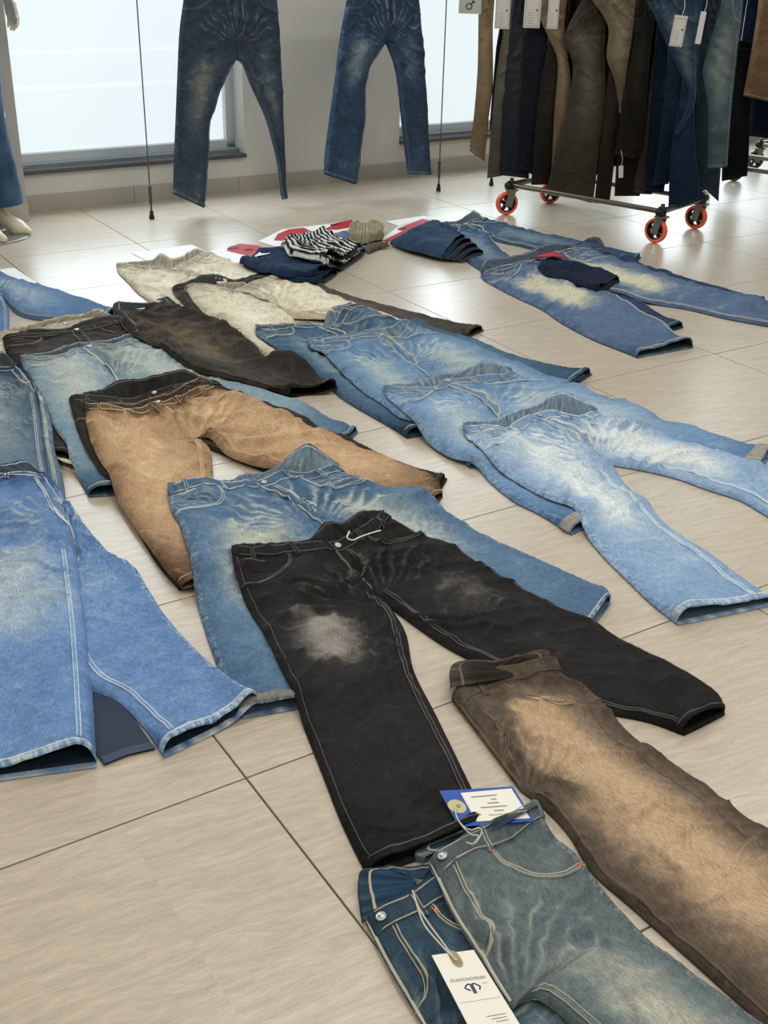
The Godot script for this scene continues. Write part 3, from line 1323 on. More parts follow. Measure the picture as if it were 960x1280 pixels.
func laid_out() -> void:
	var paper := paint(Color(0.93, 0.93, 0.92), 0.7)
	var red := paint(Color(0.70, 0.07, 0.12), 0.6)
	var dark_red := paint(Color(0.38, 0.05, 0.09), 0.6)
	lay_card("paper_sheet", "white paper sheet under the waist of the farthest cream jeans", "paper", [Vector3(1.755, 0.000, -4.851), Vector3(2.053, 0.000, -4.878), Vector3(2.059, 0.000, -4.663), Vector3(1.770, 0.000, -4.628)], paper)
	lay_card("paper_sheet", "white paper sheet at the edge of the frame under mid blue jeans", "paper", [Vector3(0.946, 0.000, -4.843), Vector3(1.234, 0.000, -4.848), Vector3(1.247, 0.000, -4.578), Vector3(0.929, 0.000, -4.516)], paper)
	lay_card("paper_sheet", "white paper sheet beside the navy folded stack and its red card", "paper", [Vector3(3.099, 0.000, -4.877), Vector3(3.344, 0.000, -4.896), Vector3(3.405, 0.000, -4.684), Vector3(3.101, 0.000, -4.702)], paper)
	lay_card("shade_card", "white and red printed card tucked under the navy folded trousers", "card", [Vector3(1.948, 0.000, -4.689), Vector3(2.177, 0.000, -4.764), Vector3(2.254, 0.000, -4.792), Vector3(2.312, 0.000, -4.728), Vector3(2.327, 0.000, -4.573), Vector3(2.100, 0.000, -4.472)], paper,
		[["red_print", [Vector3(2.142, 0.000, -4.700), Vector3(2.183, 0.000, -4.761), Vector3(2.254, 0.000, -4.792), Vector3(2.312, 0.000, -4.728), Vector3(2.324, 0.000, -4.591), Vector3(2.191, 0.000, -4.564)], red], ["dark_print", [Vector3(2.161, 0.000, -4.739), Vector3(2.215, 0.000, -4.745), Vector3(2.215, 0.000, -4.712), Vector3(2.164, 0.000, -4.705)], dark_red], ["dark_print", [Vector3(2.222, 0.000, -4.692), Vector3(2.260, 0.000, -4.689), Vector3(2.260, 0.000, -4.656), Vector3(2.216, 0.000, -4.646)], dark_red]])
	lay_card("shade_card", "long white and red card under the black and white striped cloth", "card", [Vector3(2.349, 0.000, -4.794), Vector3(2.559, 0.000, -4.957), Vector3(2.826, 0.000, -4.955), Vector3(2.970, 0.000, -4.981), Vector3(2.925, 0.000, -4.829), Vector3(2.650, 0.000, -4.747), Vector3(2.374, 0.000, -4.664)], paper,
		[["red_print", [Vector3(2.419, 0.000, -4.776), Vector3(2.494, 0.000, -4.880), Vector3(2.587, 0.000, -4.943), Vector3(2.668, 0.000, -4.939), Vector3(2.662, 0.000, -4.831), Vector3(2.472, 0.000, -4.732)], red], ["red_print", [Vector3(2.742, 0.000, -4.864), Vector3(2.863, 0.000, -4.956), Vector3(2.966, 0.000, -4.983), Vector3(2.927, 0.000, -4.847), Vector3(2.783, 0.000, -4.825)], red], ["dark_print", [Vector3(2.814, 0.000, -4.942), Vector3(2.873, 0.000, -4.951), Vector3(2.867, 0.000, -4.915), Vector3(2.804, 0.000, -4.909)], dark_red]])
	lay_card("shade_card", "white and red card sticking out of the blue folded denim stack", "card", [Vector3(2.871, 0.000, -4.564), Vector3(3.130, 0.000, -4.783), Vector3(3.335, 0.000, -4.839), Vector3(3.278, 0.000, -4.690), Vector3(2.930, 0.000, -4.481)], paper,
		[["red_print", [Vector3(2.876, 0.000, -4.543), Vector3(3.063, 0.000, -4.665), Vector3(3.125, 0.000, -4.747), Vector3(3.296, 0.000, -4.839), Vector3(3.308, 0.000, -4.792), Vector3(3.245, 0.000, -4.706), Vector3(2.903, 0.000, -4.495)], red], ["dark_print", [Vector3(3.056, 0.000, -4.706), Vector3(3.109, 0.000, -4.736), Vector3(3.111, 0.000, -4.697), Vector3(3.056, 0.000, -4.669)], dark_red]])

	var cream := dye(rgb(118, 108, 92), rgb(220, 209, 187), rgb(248, 242, 226), {"v0": 0.55, "rl": 0.2, "rr": 0.2, "mott": 0.14, "whisk": 0.35, "crease": 0.3, "wrinkle": 1.6, "top": -0.22, "inside": rgb(168, 156, 134), "band_inside": rgb(150, 138, 118), "thread": rgb(206, 196, 174), "edge": 0.12, "rope": 0.12, "fly_edge": rgb(190, 180, 160), "hem": -0.05})
	var charcoal := dye(rgb(38, 36, 34), rgb(74, 70, 65), rgb(120, 110, 98), {"rl": 0.3, "rr": 0.3, "v0": 0.4, "whisk": 0.15, "inside": rgb(40, 39, 38), "band_inside": rgb(42, 40, 38), "thread": rgb(96, 90, 84), "dark_lining": true, "rope": 0.15, "fly_edge": rgb(90, 84, 78)})

	# far rows first, so that each pair lies over the ones behind it
	make_jeans({"at": Vector3(0.84, 0, -4.04),
		"ol": [-51, -647, -86, -220, -101, 173, -120, 427],
		"cl": [100, -661, 172, -494, 232, -387],
		"il": [200, -201, 113, 95, 14, 372],
		"ir": [215, -182, 243, -77, 301, -14, 385, 53, 473, 79],
		"orr": [270, -872, 318, -747, 361, -587, 420, -463, 468, -311, 513, -164, 545, -18]}, dye(rgb(58, 84, 122), rgb(98, 127, 166), rgb(156, 172, 184), {"seed": 1.0, "step": 0.007, "rr": 0.5}), "mid blue jeans lying behind the cream waistband at the edge of the frame")
	make_jeans({"at": Vector3(0.85, 0, -3.21),
		"ol": [47, -703, -2, -433, -37, -112, -68, 188, -99, 359],
		"cl": [287, -757, 272, -553, 255, -373],
		"il": [145, -12, 54, 223, -50, 475],
		"ir": [383, -38, 446, 303, 520, 614],
		"orr": [505, -725, 581, -378, 642, 62, 669, 362],
		"bw": [59, -729, 149, -797, 237, -823, 333, -827, 396, -789, 461, -834, 478, -768, 494, -692]}, merged(cream, {"seed": 2.0}), "cream jeans showing only a crumpled waistband behind the dark brown pair")
	make_jeans({"at": Vector3(0.85, 0, -3.20),
		"ol": [61, -650, 15, -422, -36, -77, -67, 179, -96, 361],
		"cl": [282, -602, 259, -409, 249, -277],
		"il": [135, 11, 23, 240, -56, 398],
		"ir": [355, 23, 434, 372, 505, 633],
		"orr": [499, -644, 560, -266, 630, 135, 690, 438],
		"bw": [56, -629, 177, -703, 272, -663, 341, -694, 380, -724, 449, -733, 497, -702, 468, -555]}, merged(charcoal, {"seed": 3.0, "mid": rgb(66, 60, 58)}), "dark brown jeans whose waist shows between cream and pale teal waistbands")
	make_jeans({"at": Vector3(0.86, 0, -2.95),
		"ol": [35, -634, 7, -471, -28, -222, -43, -63, -53, 86, -69, 164, -75, 234, -87, 354],
		"cl": [266, -601, 264, -467, 250, -319],
		"il": [148, -113, 87, 54, 40, 271, 28, 398],
		"ir": [343, -97, 423, 229, 477, 417, 536, 480],
		"orr": [438, -663, 478, -444, 530, -275, 581, -91, 639, 130, 676, 194, 717, 265, 726, 323],
		"bw": [37, -639, 123, -622, 219, -675, 285, -666, 356, -672, 419, -703, 445, -680],
		"fw": [28, -605, 69, -572, 155, -555, 200, -597, 263, -615, 294, -587, 332, -564, 390, -609, 428, -634]}, dye(rgb(70, 100, 128), rgb(128, 152, 168), rgb(186, 196, 192), {"seed": 4.0, "facing": 0.32, "step": 0.006, "v0": 0.56, "hem": -0.5, "rl": 0.4, "rr": 0.4, "r0": 0.02, "r1": 0.1, "r2": 0.36, "r3": 0.62, "whisk": 0.3, "open": 0.016, "fly_edge": rgb(205, 205, 196)}), "pale teal blue jeans with a white edged fly under the tan pair")
	make_jeans(with({"at": Vector3(0.63, 0, -2.98),
		"ol": [51, -953, -81, -342, -163, 113, -173, 174],
		"cl": [224, -504, 215, -363, 205, -235],
		"il": [177, -103, 110, 150, 74, 303, -8, 646],
		"ir": [145, -18, 67, 299, -5, 648],
		"orr": [234, -419, 221, -249, 182, -22, 137, 146, 125, 228, 100, 334, 53, 496, 14, 659],
		"bw": [62, -1002, 124, -920, 183, -840, 238, -696, 224, -379]}, {"lift": 0.014}), dye(rgb(58, 80, 104), rgb(104, 126, 146), rgb(168, 178, 176), {"seed": 9.0, "step": 0.006, "top": -0.5, "whisk": 0.45, "rl": 0.4, "r0": 0.1, "r1": 0.2, "inseam": 0.028, "thread": rgb(200, 200, 190)}), "greyish blue whiskered jeans above the wide leg pair at the frame edge", {"no_button": true, "one_side": true})
	make_jeans({"at": Vector3(1.58, 0, -3.99),
		"ol": [38, -688, 6, -574, -11, -418, -32, -259, -41, -103, -104, 330, -111, 381],
		"cl": [191, -469, 233, -335, 242, -182],
		"il": [141, 134, 45, 507, 31, 689],
		"ir": [402, -18, 473, 311, 508, 657],
		"orr": [467, -696, 494, -588, 503, -446, 521, -291, 564, 16, 611, 315, 627, 371],
		"bw": [27, -654, 129, -693, 200, -687, 275, -772, 286, -673, 342, -690, 449, -779, 433, -620]}, merged(cream, {"seed": 11.0, "step": 0.007}), "farthest cream jeans lying on a white paper sheet")
	make_jeans({"at": Vector3(1.66, 0, -3.62),
		"ol": [5, -558, -25, -448, -43, -315, -47, -158, -81, 140, -80, 410],
		"cl": [213, -450, 241, -295, 242, -129],
		"il": [148, 85, 83, 298, 33, 541],
		"ir": [385, 75, 544, 266, 717, 443],
		"orr": [443, -518, 523, -529, 590, -500, 584, -367, 600, -202, 649, -41, 699, 93, 729, 200, 777, 315, 816, 401],
		"bw": [-1, -542, 108, -600, 181, -669, 240, -645, 281, -556, 399, -598, 486, -661, 407, -446]}, merged(charcoal, {"seed": 12.0, "step": 0.007, "mid": rgb(84, 78, 72), "light": rgb(110, 102, 94), "edge": 0.05}), "dark grey brown jeans spread out underneath the nearer cream pair")
	make_jeans({"at": Vector3(1.68, 0, -3.54),
		"ol": [-1, -550, -36, -393, -56, -226, -42, -98, -37, 22, -60, 181, -78, 324],
		"cl": [152, -458, 207, -310, 246, -112],
		"il": [182, 38, 85, 254, 9, 470],
		"ir": [358, 8, 420, 188, 532, 278],
		"orr": [404, -518, 448, -436, 470, -344, 454, -221, 466, -106, 484, 26, 543, 100, 594, 237],
		"bw": [-18, -510, 35, -441, 184, -586, 233, -540, 280, -457, 417, -565, 383, -476]}, merged(cream, {"seed": 13.0, "step": 0.006, "mid": rgb(214, 204, 181), "wrinkle": 1.6, "rope": 0.4, "edge": 0.2}), "nearer cream jeans laid on top of dark grey brown jeans")
	make_jeans({"at": Vector3(1.72, 0, -2.95),
		"ol": [-17, -571, -51, -482, -57, -333, -42, -182, -42, -111, -23, -57, -42, 67, -42, 189, -35, 337, -36, 432],
		"cl": [228, -566, 229, -427, 202, -245],
		"il": [135, 43, 110, 266, 102, 448],
		"ir": [352, -100, 450, 175, 586, 374],
		"orr": [413, -558, 468, -434, 495, -385, 571, -326, 650, -184, 663, -83, 682, 34, 713, 134, 751, 218, 791, 284],
		"bw": [-9, -586, 67, -573, 205, -621, 251, -570, 318, -636, 357, -621, 402, -608, 396, -530],
		"fw": [-30, -543, 43, -526, 140, -561, 228, -577, 254, -518, 350, -579, 409, -552]}, dye(rgb(44, 66, 88), rgb(82, 108, 132), rgb(146, 162, 160), {"seed": 14.0, "facing": 0.32, "inside": rgb(112, 128, 142), "band_inside": rgb(118, 136, 152), "step": 0.006, "hem": -0.3, "whisk": 0.35, "rl": 0.35, "rr": 0.4, "open": 0.014, "cuff": 0.0}), "darker blue jeans with sand toned knees, rearmost of the overlapping blue pairs")
	make_jeans({"at": Vector3(1.55, 0, -3.29),
		"half": true,
		"ol": [37, -650, 49, -542, 60, -390, 83, -271, 70, -149, 67, -69, 50, 71, 108, 85, 130, 170, 137, 264, 139, 369],
		"cl": [-199, -693, -256, -424, -262, -169],
		"il": [-249, -64, -242, 80, -200, 184, -148, 275, -89, 347, -6, 327],
		"bw": [-193, -710, -135, -840, -82, -811, -26, -762, 49, -787, 21, -608]}, dye(rgb(36, 33, 31), rgb(70, 65, 60), rgb(118, 106, 90), {"seed": 15.0, "step": 0.005, "v0": 0.38, "rl": 0.45, "r0": 0.1, "r1": 0.25, "r2": 0.5, "r3": 0.75, "crease": 0.4, "whisk": 0.1, "open": 0.022, "puff": 0.018, "wrinkle": 2.0, "inside": rgb(26, 25, 25), "band_inside": rgb(34, 32, 31), "dark_lining": true, "thread": rgb(88, 82, 76), "pockets": false, "rope": 0.12, "fly_edge": rgb(70, 64, 60)}), "black faded jeans folded in half between pale blue and cream pairs", {"no_button": true})
	make_jeans({"at": Vector3(0.88, 0, -2.54),
		"ol": [26, -591, 2, -489, -30, -324, -43, -170, -50, -41, -65, 131, -90, 355, -92, 485],
		"cl": [266, -606, 264, -425, 257, -253],
		"il": [218, -86, 119, 186, 10, 495],
		"ir": [317, -54, 400, 199, 477, 390, 581, 449],
		"orr": [456, -500, 505, -279, 578, -75, 653, 20, 686, 123, 716, 236, 745, 305],
		"bw": [19, -565, 126, -645, 230, -728, 292, -682, 354, -670, 413, -648, 429, -532, 443, -470]}, merged(charcoal, {"seed": 16.0, "step": 0.006, "mid": rgb(62, 58, 52), "light": rgb(96, 88, 76)}), "black brown jeans peeking out underneath the tan jeans")
	make_jeans({"at": Vector3(0.89, 0, -2.48),
		"ol": [44, -591, 2, -461, -31, -320, -45, -190, -72, -29, -83, 87, -94, 234, -104, 378, -101, 440],
		"cl": [232, -532, 228, -385, 233, -269],
		"il": [263, -213, 188, -22, 88, 234, -4, 460],
		"ir": [285, -271, 286, -153, 314, -63, 359, 21, 438, 180, 504, 307, 568, 407],
		"orr": [423, -537, 450, -368, 484, -216, 517, -103, 572, -22, 643, 56, 667, 156, 682, 249, 674, 306, 653, 351],
		"bw": [40, -577, 124, -591, 180, -577, 250, -598, 305, -573, 388, -612, 431, -621, 425, -541],
		"fw": [33, -555, 91, -561, 154, -527, 229, -544, 259, -524, 317, -509, 369, -498, 412, -512]}, dye(rgb(78, 62, 50), rgb(172, 142, 112), rgb(222, 190, 152), {"seed": 17.0, "step": 0.005, "v0": 0.5, "rl": 0.3, "rr": 0.35, "r0": 0.04, "r1": 0.12, "r2": 0.6, "r3": 0.95, "ra": 0.42, "rw": 0.4, "mott": 0.07, "whisk": 0.14, "edge": 0.26, "top": -0.32, "hem": -0.26, "crease": 0.3, "rope": 0.1, "inside": rgb(74, 62, 52), "band_inside": rgb(66, 54, 46), "thread": rgb(196, 170, 138), "inseam": 0.026, "wrinkle": 2.2, "fly_edge": rgb(150, 120, 92), "dark_lining": true}), "sandy tan jeans with dark brown waist folds")
	make_jeans({"at": Vector3(1.79, 0, -2.75),
		"ol": [13, -567, -10, -496, 9, -463, -10, -360, -34, -231, -52, -88, -55, 33, -65, 139, -56, 235, -52, 379, -67, 488],
		"cl": [242, -514, 236, -329, 210, -108],
		"il": [147, 125, 102, 348, 92, 492],
		"ir": [337, 75, 427, 280, 490, 531],
		"orr": [443, -581, 470, -461, 500, -381, 519, -186, 541, -22, 553, 127, 613, 291, 623, 492],
		"bw": [40, -616, 106, -592, 186, -589, 266, -585, 328, -551, 389, -568, 410, -533],
		"fw": [-2, -539, 86, -545, 143, -534, 211, -549, 253, -532, 278, -473, 308, -452, 425, -554]}, dye(rgb(64, 92, 128), rgb(112, 142, 174), rgb(176, 190, 190), {"seed": 18.0, "facing": 0.32, "inside": rgb(112, 128, 142), "band_inside": rgb(118, 136, 152), "step": 0.006, "hem": -0.2, "whisk": 0.4, "rope": 0.35}), "mid blue jeans with roped side seam, second of the overlapping blue pairs")
	make_jeans({"at": Vector3(1.75, 0, -2.23),
		"ol": [36, -573, 14, -515, -17, -365, -43, -196, -43, -85, -18, -4, -38, 84, -52, 201, -41, 291, -41, 404],
		"cl": [292, -553, 273, -382, 202, -145],
		"il": [112, 152, 89, 276, 67, 383],
		"ir": [447, 0, 488, 246, 579, 416],
		"orr": [499, -520, 548, -342, 617, -305, 627, -203, 681, -121, 650, -18, 712, 50, 729, 129, 757, 238, 784, 306],
		"bw": [40, -580, 139, -591, 267, -619, 347, -601, 406, -608, 458, -621, 469, -562, 485, -502],
		"fw": [25, -556, 88, -514, 170, -498, 256, -570, 293, -555, 338, -523, 392, -510, 430, -481, 481, -498]}, dye(rgb(74, 108, 150), rgb(126, 156, 190), rgb(188, 202, 206), {"seed": 19.0, "facing": 0.32, "inside": rgb(112, 128, 142), "band_inside": rgb(118, 136, 152), "step": 0.006, "hem": -0.25, "whisk": 0.4, "rope": 0.35, "cuff": 0.035, "cuff_color": rgb(186, 180, 172)}), "light blue jeans with turned up pale hems, third of the overlapping blue pairs")
	make_jeans({"at": Vector3(1.81, 0, -1.83),
		"ol": [16, -606, -22, -526, -44, -418, -55, -301, -62, -209, -48, -130, -33, -73, -68, 11, -109, 133, -137, 245, -161, 347, -171, 431],
		"cl": [275, -573, 281, -412, 262, -243],
		"il": [204, -123, 188, -33, 154, 41, 125, 138, 115, 257, 96, 375, 74, 479],
		"ir": [307, -186, 356, -94, 376, -9, 402, 72, 403, 120, 396, 184, 404, 307],
		"orr": [451, -523, 457, -412, 500, -325, 518, -222, 557, -124, 567, -50, 604, -1, 634, 138],
		"bw": [22, -615, 102, -602, 224, -646, 334, -660, 402, -675, 446, -661, 441, -582, 442, -514],
		"fw": [1, -586, 31, -547, 93, -534, 189, -564, 281, -574, 316, -546, 339, -494, 393, -500, 433, -504]}, dye(rgb(92, 126, 170), rgb(146, 174, 206), rgb(222, 230, 232), {"seed": 20.0, "facing": 0.32, "wrinkle": 1.5, "inside": rgb(112, 128, 142), "band_inside": rgb(118, 136, 152), "step": 0.0045, "v0": 0.5, "rl": 0.45, "rr": 0.55, "r0": 0.05, "r1": 0.18, "r2": 0.55, "r3": 0.72, "hem": -0.12, "whisk": 0.45, "rope": 0.35, "open": 0.018, "inseam": 0.036, "thread": rgb(206, 214, 216), "edge": 0.16}), "palest washed blue jeans lying on top at the front of the overlapping blue pairs")
	make_jeans({"at": Vector3(0.85, 0, -1.93),
		"ol": [83, -527, 47, -416, 27, -311, -5, -190, -27, -126, -51, -48, -85, 76, -112, 187, -131, 274, -142, 357],
		"cl": [339, -502, 342, -324, 348, -173],
		"il": [200, 50, 118, 256, 72, 411],
		"ir": [358, 121, 387, 379, 445, 544],
		"orr": [531, -445, 552, -294, 637, -164, 676, 42, 711, 188, 738, 296, 751, 353, 728, 394],
		"bw": [90, -544, 154, -485, 304, -573, 380, -537, 439, -540, 502, -567, 519, -504, 538, -456],
		"fw": [75, -506, 243, -526, 329, -507, 391, -503, 438, -445, 517, -421]}, dye(rgb(54, 78, 108), rgb(98, 126, 156), rgb(190, 196, 186), {"seed": 21.0, "facing": 0.32, "wrinkle": 1.5, "inside": rgb(112, 128, 142), "band_inside": rgb(118, 136, 152), "step": 0.0045, "v0": 0.46, "rl": 0.55, "rr": 0.45, "r0": 0.16, "r1": 0.3, "r2": 0.5, "r3": 0.72, "hem": -0.12, "whisk": 0.4, "cuff": 0.028, "cuff_side": 0, "cuff_color": rgb(150, 148, 142), "thread": rgb(186, 190, 186), "rope": 0.4}), "mid blue jeans with one grey turned up hem under the black jeans")
	var wide := make_jeans(with({"at": Vector3(0.40, 0, -2.08),
		"ol": [21, -866, -84, -387, -172, 7, -252, 411],
		"cl": [285, -588, 282, -429, 245, -212],
		"il": [222, -127, 151, 129, 94, 316, 35, 504],
		"ir": [194, -135, 137, 16, 100, 149, 91, 272, 128, 350, 141, 450, 141, 539],
		"orr": [312, -599, 308, -466, 309, -319, 315, -200, 337, -104, 329, 0, 320, 126, 322, 294, 335, 420, 344, 505],
		"bw": [43, -970, 126, -871, 220, -748, 271, -728, 283, -676, 301, -557]}, {"lift": 0.022, "loops": [[0, 0.72], [0, 0.2]]}), dye(rgb(54, 80, 122), rgb(112, 146, 194), rgb(196, 208, 214), {"seed": 22.0, "wrinkle": 1.4, "step": 0.0045, "v0": 0.47, "rl": 0.38, "rr": 0.1, "r0": 0.25, "r1": 0.42, "r2": 0.56, "r3": 0.74, "ra": 0.62, "top": -0.3, "hem": 0.0, "whisk": 0.35, "rope": 0.5, "inseam": 0.030, "thread": rgb(212, 216, 214), "open": 0.016, "edge": 0.1, "inside": rgb(52, 64, 80)}), "large mid blue wide leg jeans with roped hems at the edge of the frame", {"no_button": true, "one_side": true})
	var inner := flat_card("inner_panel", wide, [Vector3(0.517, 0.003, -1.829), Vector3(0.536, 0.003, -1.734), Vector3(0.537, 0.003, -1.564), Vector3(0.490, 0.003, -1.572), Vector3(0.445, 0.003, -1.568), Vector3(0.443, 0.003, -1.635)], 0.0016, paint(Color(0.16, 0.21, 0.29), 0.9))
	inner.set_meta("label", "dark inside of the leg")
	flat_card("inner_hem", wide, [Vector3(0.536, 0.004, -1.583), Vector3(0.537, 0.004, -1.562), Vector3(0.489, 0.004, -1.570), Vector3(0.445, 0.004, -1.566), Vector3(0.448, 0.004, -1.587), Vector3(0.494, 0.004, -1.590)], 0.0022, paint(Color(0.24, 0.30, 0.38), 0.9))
	make_jeans({"at": Vector3(0.91, 0, -1.53),
		"ol": [24, -558, -5, -481, -41, -337, -51, -259, -75, -145, -110, 9, -151, 166, -187, 301, -210, 413],
		"cl": [209, -495, 232, -403, 234, -289],
		"il": [236, -224, 212, -123, 152, -2, 109, 137, 70, 261, 45, 339, 14, 435],
		"ir": [241, -169, 250, -68, 261, -8, 297, 124, 338, 220, 389, 296, 437, 355, 463, 409],
		"orr": [445, -581, 451, -478, 488, -329, 509, -169, 527, -20, 574, 103, 600, 205, 612, 299, 612, 363, 583, 404],
		"bw": [29, -569, 92, -572, 142, -549, 203, -525, 284, -594, 315, -560, 386, -590, 441, -575],
		"fw": [18, -545, 119, -523, 208, -492, 298, -497, 364, -516, 432, -560]}, dye(rgb(28, 28, 29), rgb(52, 52, 53), rgb(146, 142, 136), {"seed": 23.0, "wrinkle": 1.6, "step": 0.004, "v0": 0.34, "mott": 0.09, "rl": 0.75, "rr": 0.28, "ra": 0.42, "rw": 0.24, "r0": 0.24, "r1": 0.36, "r2": 0.40, "r3": 0.56, "whisk": 0.22, "crease": 0.24, "hem": -0.16, "top": 0.0, "rope": 0.14, "inside": rgb(30, 30, 31), "band_inside": rgb(38, 38, 38), "thread": rgb(84, 83, 82), "dark_lining": true, "outseam": 0.012, "inseam": 0.020, "open": 0.016, "fly_edge": rgb(88, 86, 84), "edge": 0.12}), "black jeans with one pale worn knee and a white string")
	make_jeans(with({"at": Vector3(1.17, 0, -0.86),
		"half": true,
		"ol": [150, -548, 137, -508, 134, -427, 121, -316, 122, -249, 133, -151, 135, -54, 139, -2, 148, 147, 166, 310, 187, 496],
		"cl": [-100, -554, -113, -472, -146, -285],
		"il": [-140, -231, -146, -160, -168, -81, -165, 12, -162, 101, -160, 174, -158, 243, -155, 321, -142, 408, -118, 562],
		"bw": [-99, -556, -45, -629, 0, -627, 25, -596, 74, -572, 123, -555, 108, -502],
		"fw": [116, -511, 113, -522, 53, -545, 15, -570, -21, -578, -62, -569, -101, -553]}, {"loops": [[0, 0.72]]}), dye(rgb(48, 42, 38), rgb(104, 92, 82), rgb(190, 164, 134), {"seed": 24.0, "step": 0.004, "v0": 0.40, "rl": 0.7, "ra": 0.5, "rw": 0.30, "r0": 0.02, "r1": 0.14, "r2": 0.55, "r3": 0.85, "mott": 0.1, "whisk": 0.14, "crease": 0.1, "edge": 0.22, "top": 0.0, "rope": 0.2, "inside": rgb(40, 37, 35), "band_inside": rgb(52, 47, 43), "thread": rgb(92, 80, 70), "dark_lining": true, "outseam": 0.05, "fly_edge": rgb(100, 86, 74), "wrinkle": 1.7, "puff": 0.018}), "brown sand faded jeans folded in half across the black trouser leg", {"no_button": true})
	make_jeans(with({"at": Vector3(0.80, 0, -0.61),
		"half": true,
		"ol": [63, -434, 60, -349, 63, -241, 75, -121, 95, 33, 171, 599],
		"cl": [-151, -425, -168, -326, -183, -186],
		"il": [-175, -144, -164, -60, -140, 58, -19, 661],
		"bw": [-152, -427, -120, -491, -98, -502, -47, -481, -4, -468, 38, -463, 55, -424]}, {"loops": [[0, 0.62]]}), dye(rgb(32, 46, 60), rgb(66, 86, 102), rgb(128, 140, 140), {"seed": 25.0, "step": 0.0035, "rl": 0.3, "whisk": 0.2, "inside": rgb(170, 164, 140), "band_inside": rgb(50, 76, 104), "thread": rgb(170, 160, 136), "fly_edge": rgb(190, 190, 180), "rope": 0.3, "puff": 0.016}), "dark teal folded jeans underneath, wearing the white hang tag", {"rivets": true})
	make_jeans(with({"at": Vector3(0.94, 0, -0.64),
		"half": true,
		"ol": [77, -455, 57, -388, 56, -343, 49, -286, 39, -204, 39, -144, 49, -66, 61, 25, 81, 158, 97, 260, 146, 584],
		"cl": [-160, -425, -187, -311, -215, -146],
		"il": [-176, -146, -165, -103, -149, 0, -123, 161, -111, 244, -50, 664],
		"bw": [-148, -448, -155, -465, -134, -476, -73, -462, -42, -433, 14, -439, 55, -431]}, {"loops": [[0, 0.55]]}), dye(rgb(54, 66, 74), rgb(112, 124, 126), rgb(186, 184, 168), {"seed": 26.0, "step": 0.0035, "v0": 0.42, "rl": 0.5, "ra": 0.5, "r0": 0.18, "r1": 0.4, "r2": 0.6, "r3": 0.9, "whisk": 0.2, "inside": rgb(172, 168, 146), "band_inside": rgb(64, 90, 110), "thread": rgb(168, 164, 146), "fly_edge": rgb(196, 196, 186), "rope": 0.3, "puff": 0.02}), "grey teal folded jeans on top, with a blue tag tied to its belt loop", {"rivets": true})
	make_jeans({"at": Vector3(3.12, 0, -3.92),
		"ol": [138, -707, 39, -464, -102, -171, -156, 29, -137, 169, -109, 322, -82, 469],
		"cl": [241, -669, 258, -565, 254, -456],
		"il": [150, -237, 71, 12, 61, 244, 87, 370],
		"ir": [224, -353, 262, -230, 280, -153, 359, -30, 416, 96, 472, 296],
		"orr": [454, -765, 480, -573, 509, -388, 544, -279, 567, -178, 603, -5, 633, 176],
		"bw": [154, -730, 225, -792, 294, -777, 427, -873, 506, -918, 406, -702]}, dye(rgb(36, 54, 78), rgb(72, 96, 124), rgb(132, 150, 160), {"seed": 27.0, "step": 0.008, "rope": 0.2}), "dark blue jeans whose waist lies under the folded denim stack")
	make_jeans({"at": Vector3(3.10, 0, -3.24),
		"ol": [-39, -559, -76, -376, -88, -232, -108, -59, -97, 114, -58, 248, -27, 363],
		"cl": [299, -678, 251, -426, 230, -265],
		"il": [173, -113, 134, 45, 79, 231, 63, 347],
		"ir": [257, -176, 295, -23, 355, 162, 390, 351],
		"orr": [517, -581, 518, -439, 556, -320, 564, -198, 569, -54, 592, 108, 620, 252],
		"bw": [-3, -605, 190, -736, 363, -777, 485, -753, 656, -853, 702, -830, 537, -608]}, dye(rgb(34, 46, 70), rgb(56, 72, 102), rgb(84, 102, 130), {"seed": 28.0, "step": 0.008, "whisk": 0.0, "rl": 0.1, "rr": 0.1, "thread": rgb(120, 130, 146)}), "dark indigo jeans mostly hidden under the bleached thigh jeans")
	make_jeans({"at": Vector3(2.91, 0, -3.20),
		"ol": [10, -631, -23, -559, -47, -449, -67, -290, -80, -112, -124, 60, -151, 260, -148, 363, -144, 481],
		"cl": [182, -521, 188, -320, 250, -190],
		"il": [240, -22, 200, 133, 169, 296, 115, 495],
		"ir": [311, -71, 318, -4, 369, 57, 423, 143, 448, 216, 473, 312, 512, 400, 585, 539],
		"orr": [649, -655, 650, -548, 640, -408, 654, -269, 656, -143, 681, -20, 711, 129, 757, 254, 859, 387],
		"bw": [27, -654, 126, -761, 192, -739, 322, -761, 519, -858, 615, -836, 653, -757, 682, -691],
		"fw": [-2, -616, 54, -613, 160, -586, 238, -575, 427, -668, 558, -702, 622, -626]}, dye(rgb(56, 72, 100), rgb(96, 116, 146), rgb(206, 202, 178), {"seed": 29.0, "facing": 0.32, "step": 0.006, "v0": 0.44, "rl": 0.62, "rr": 0.62, "rw": 0.24, "r0": 0.08, "r1": 0.2, "r2": 0.42, "r3": 0.6, "open": 0.022, "whisk": 0.2, "wrinkle": 1.5}), "grey blue jeans with bleached thighs and a red tag")
	# folded goods on cards
	var plain := {"plain": true, "no_button": true, "raw_hem": true}
	var flat := {"pockets": false, "inseam": 0.0, "outseam": 0.0, "whisk": 0.0, "rl": 0.0, "step": 0.007, "top": 0.0, "hem": 0.0}
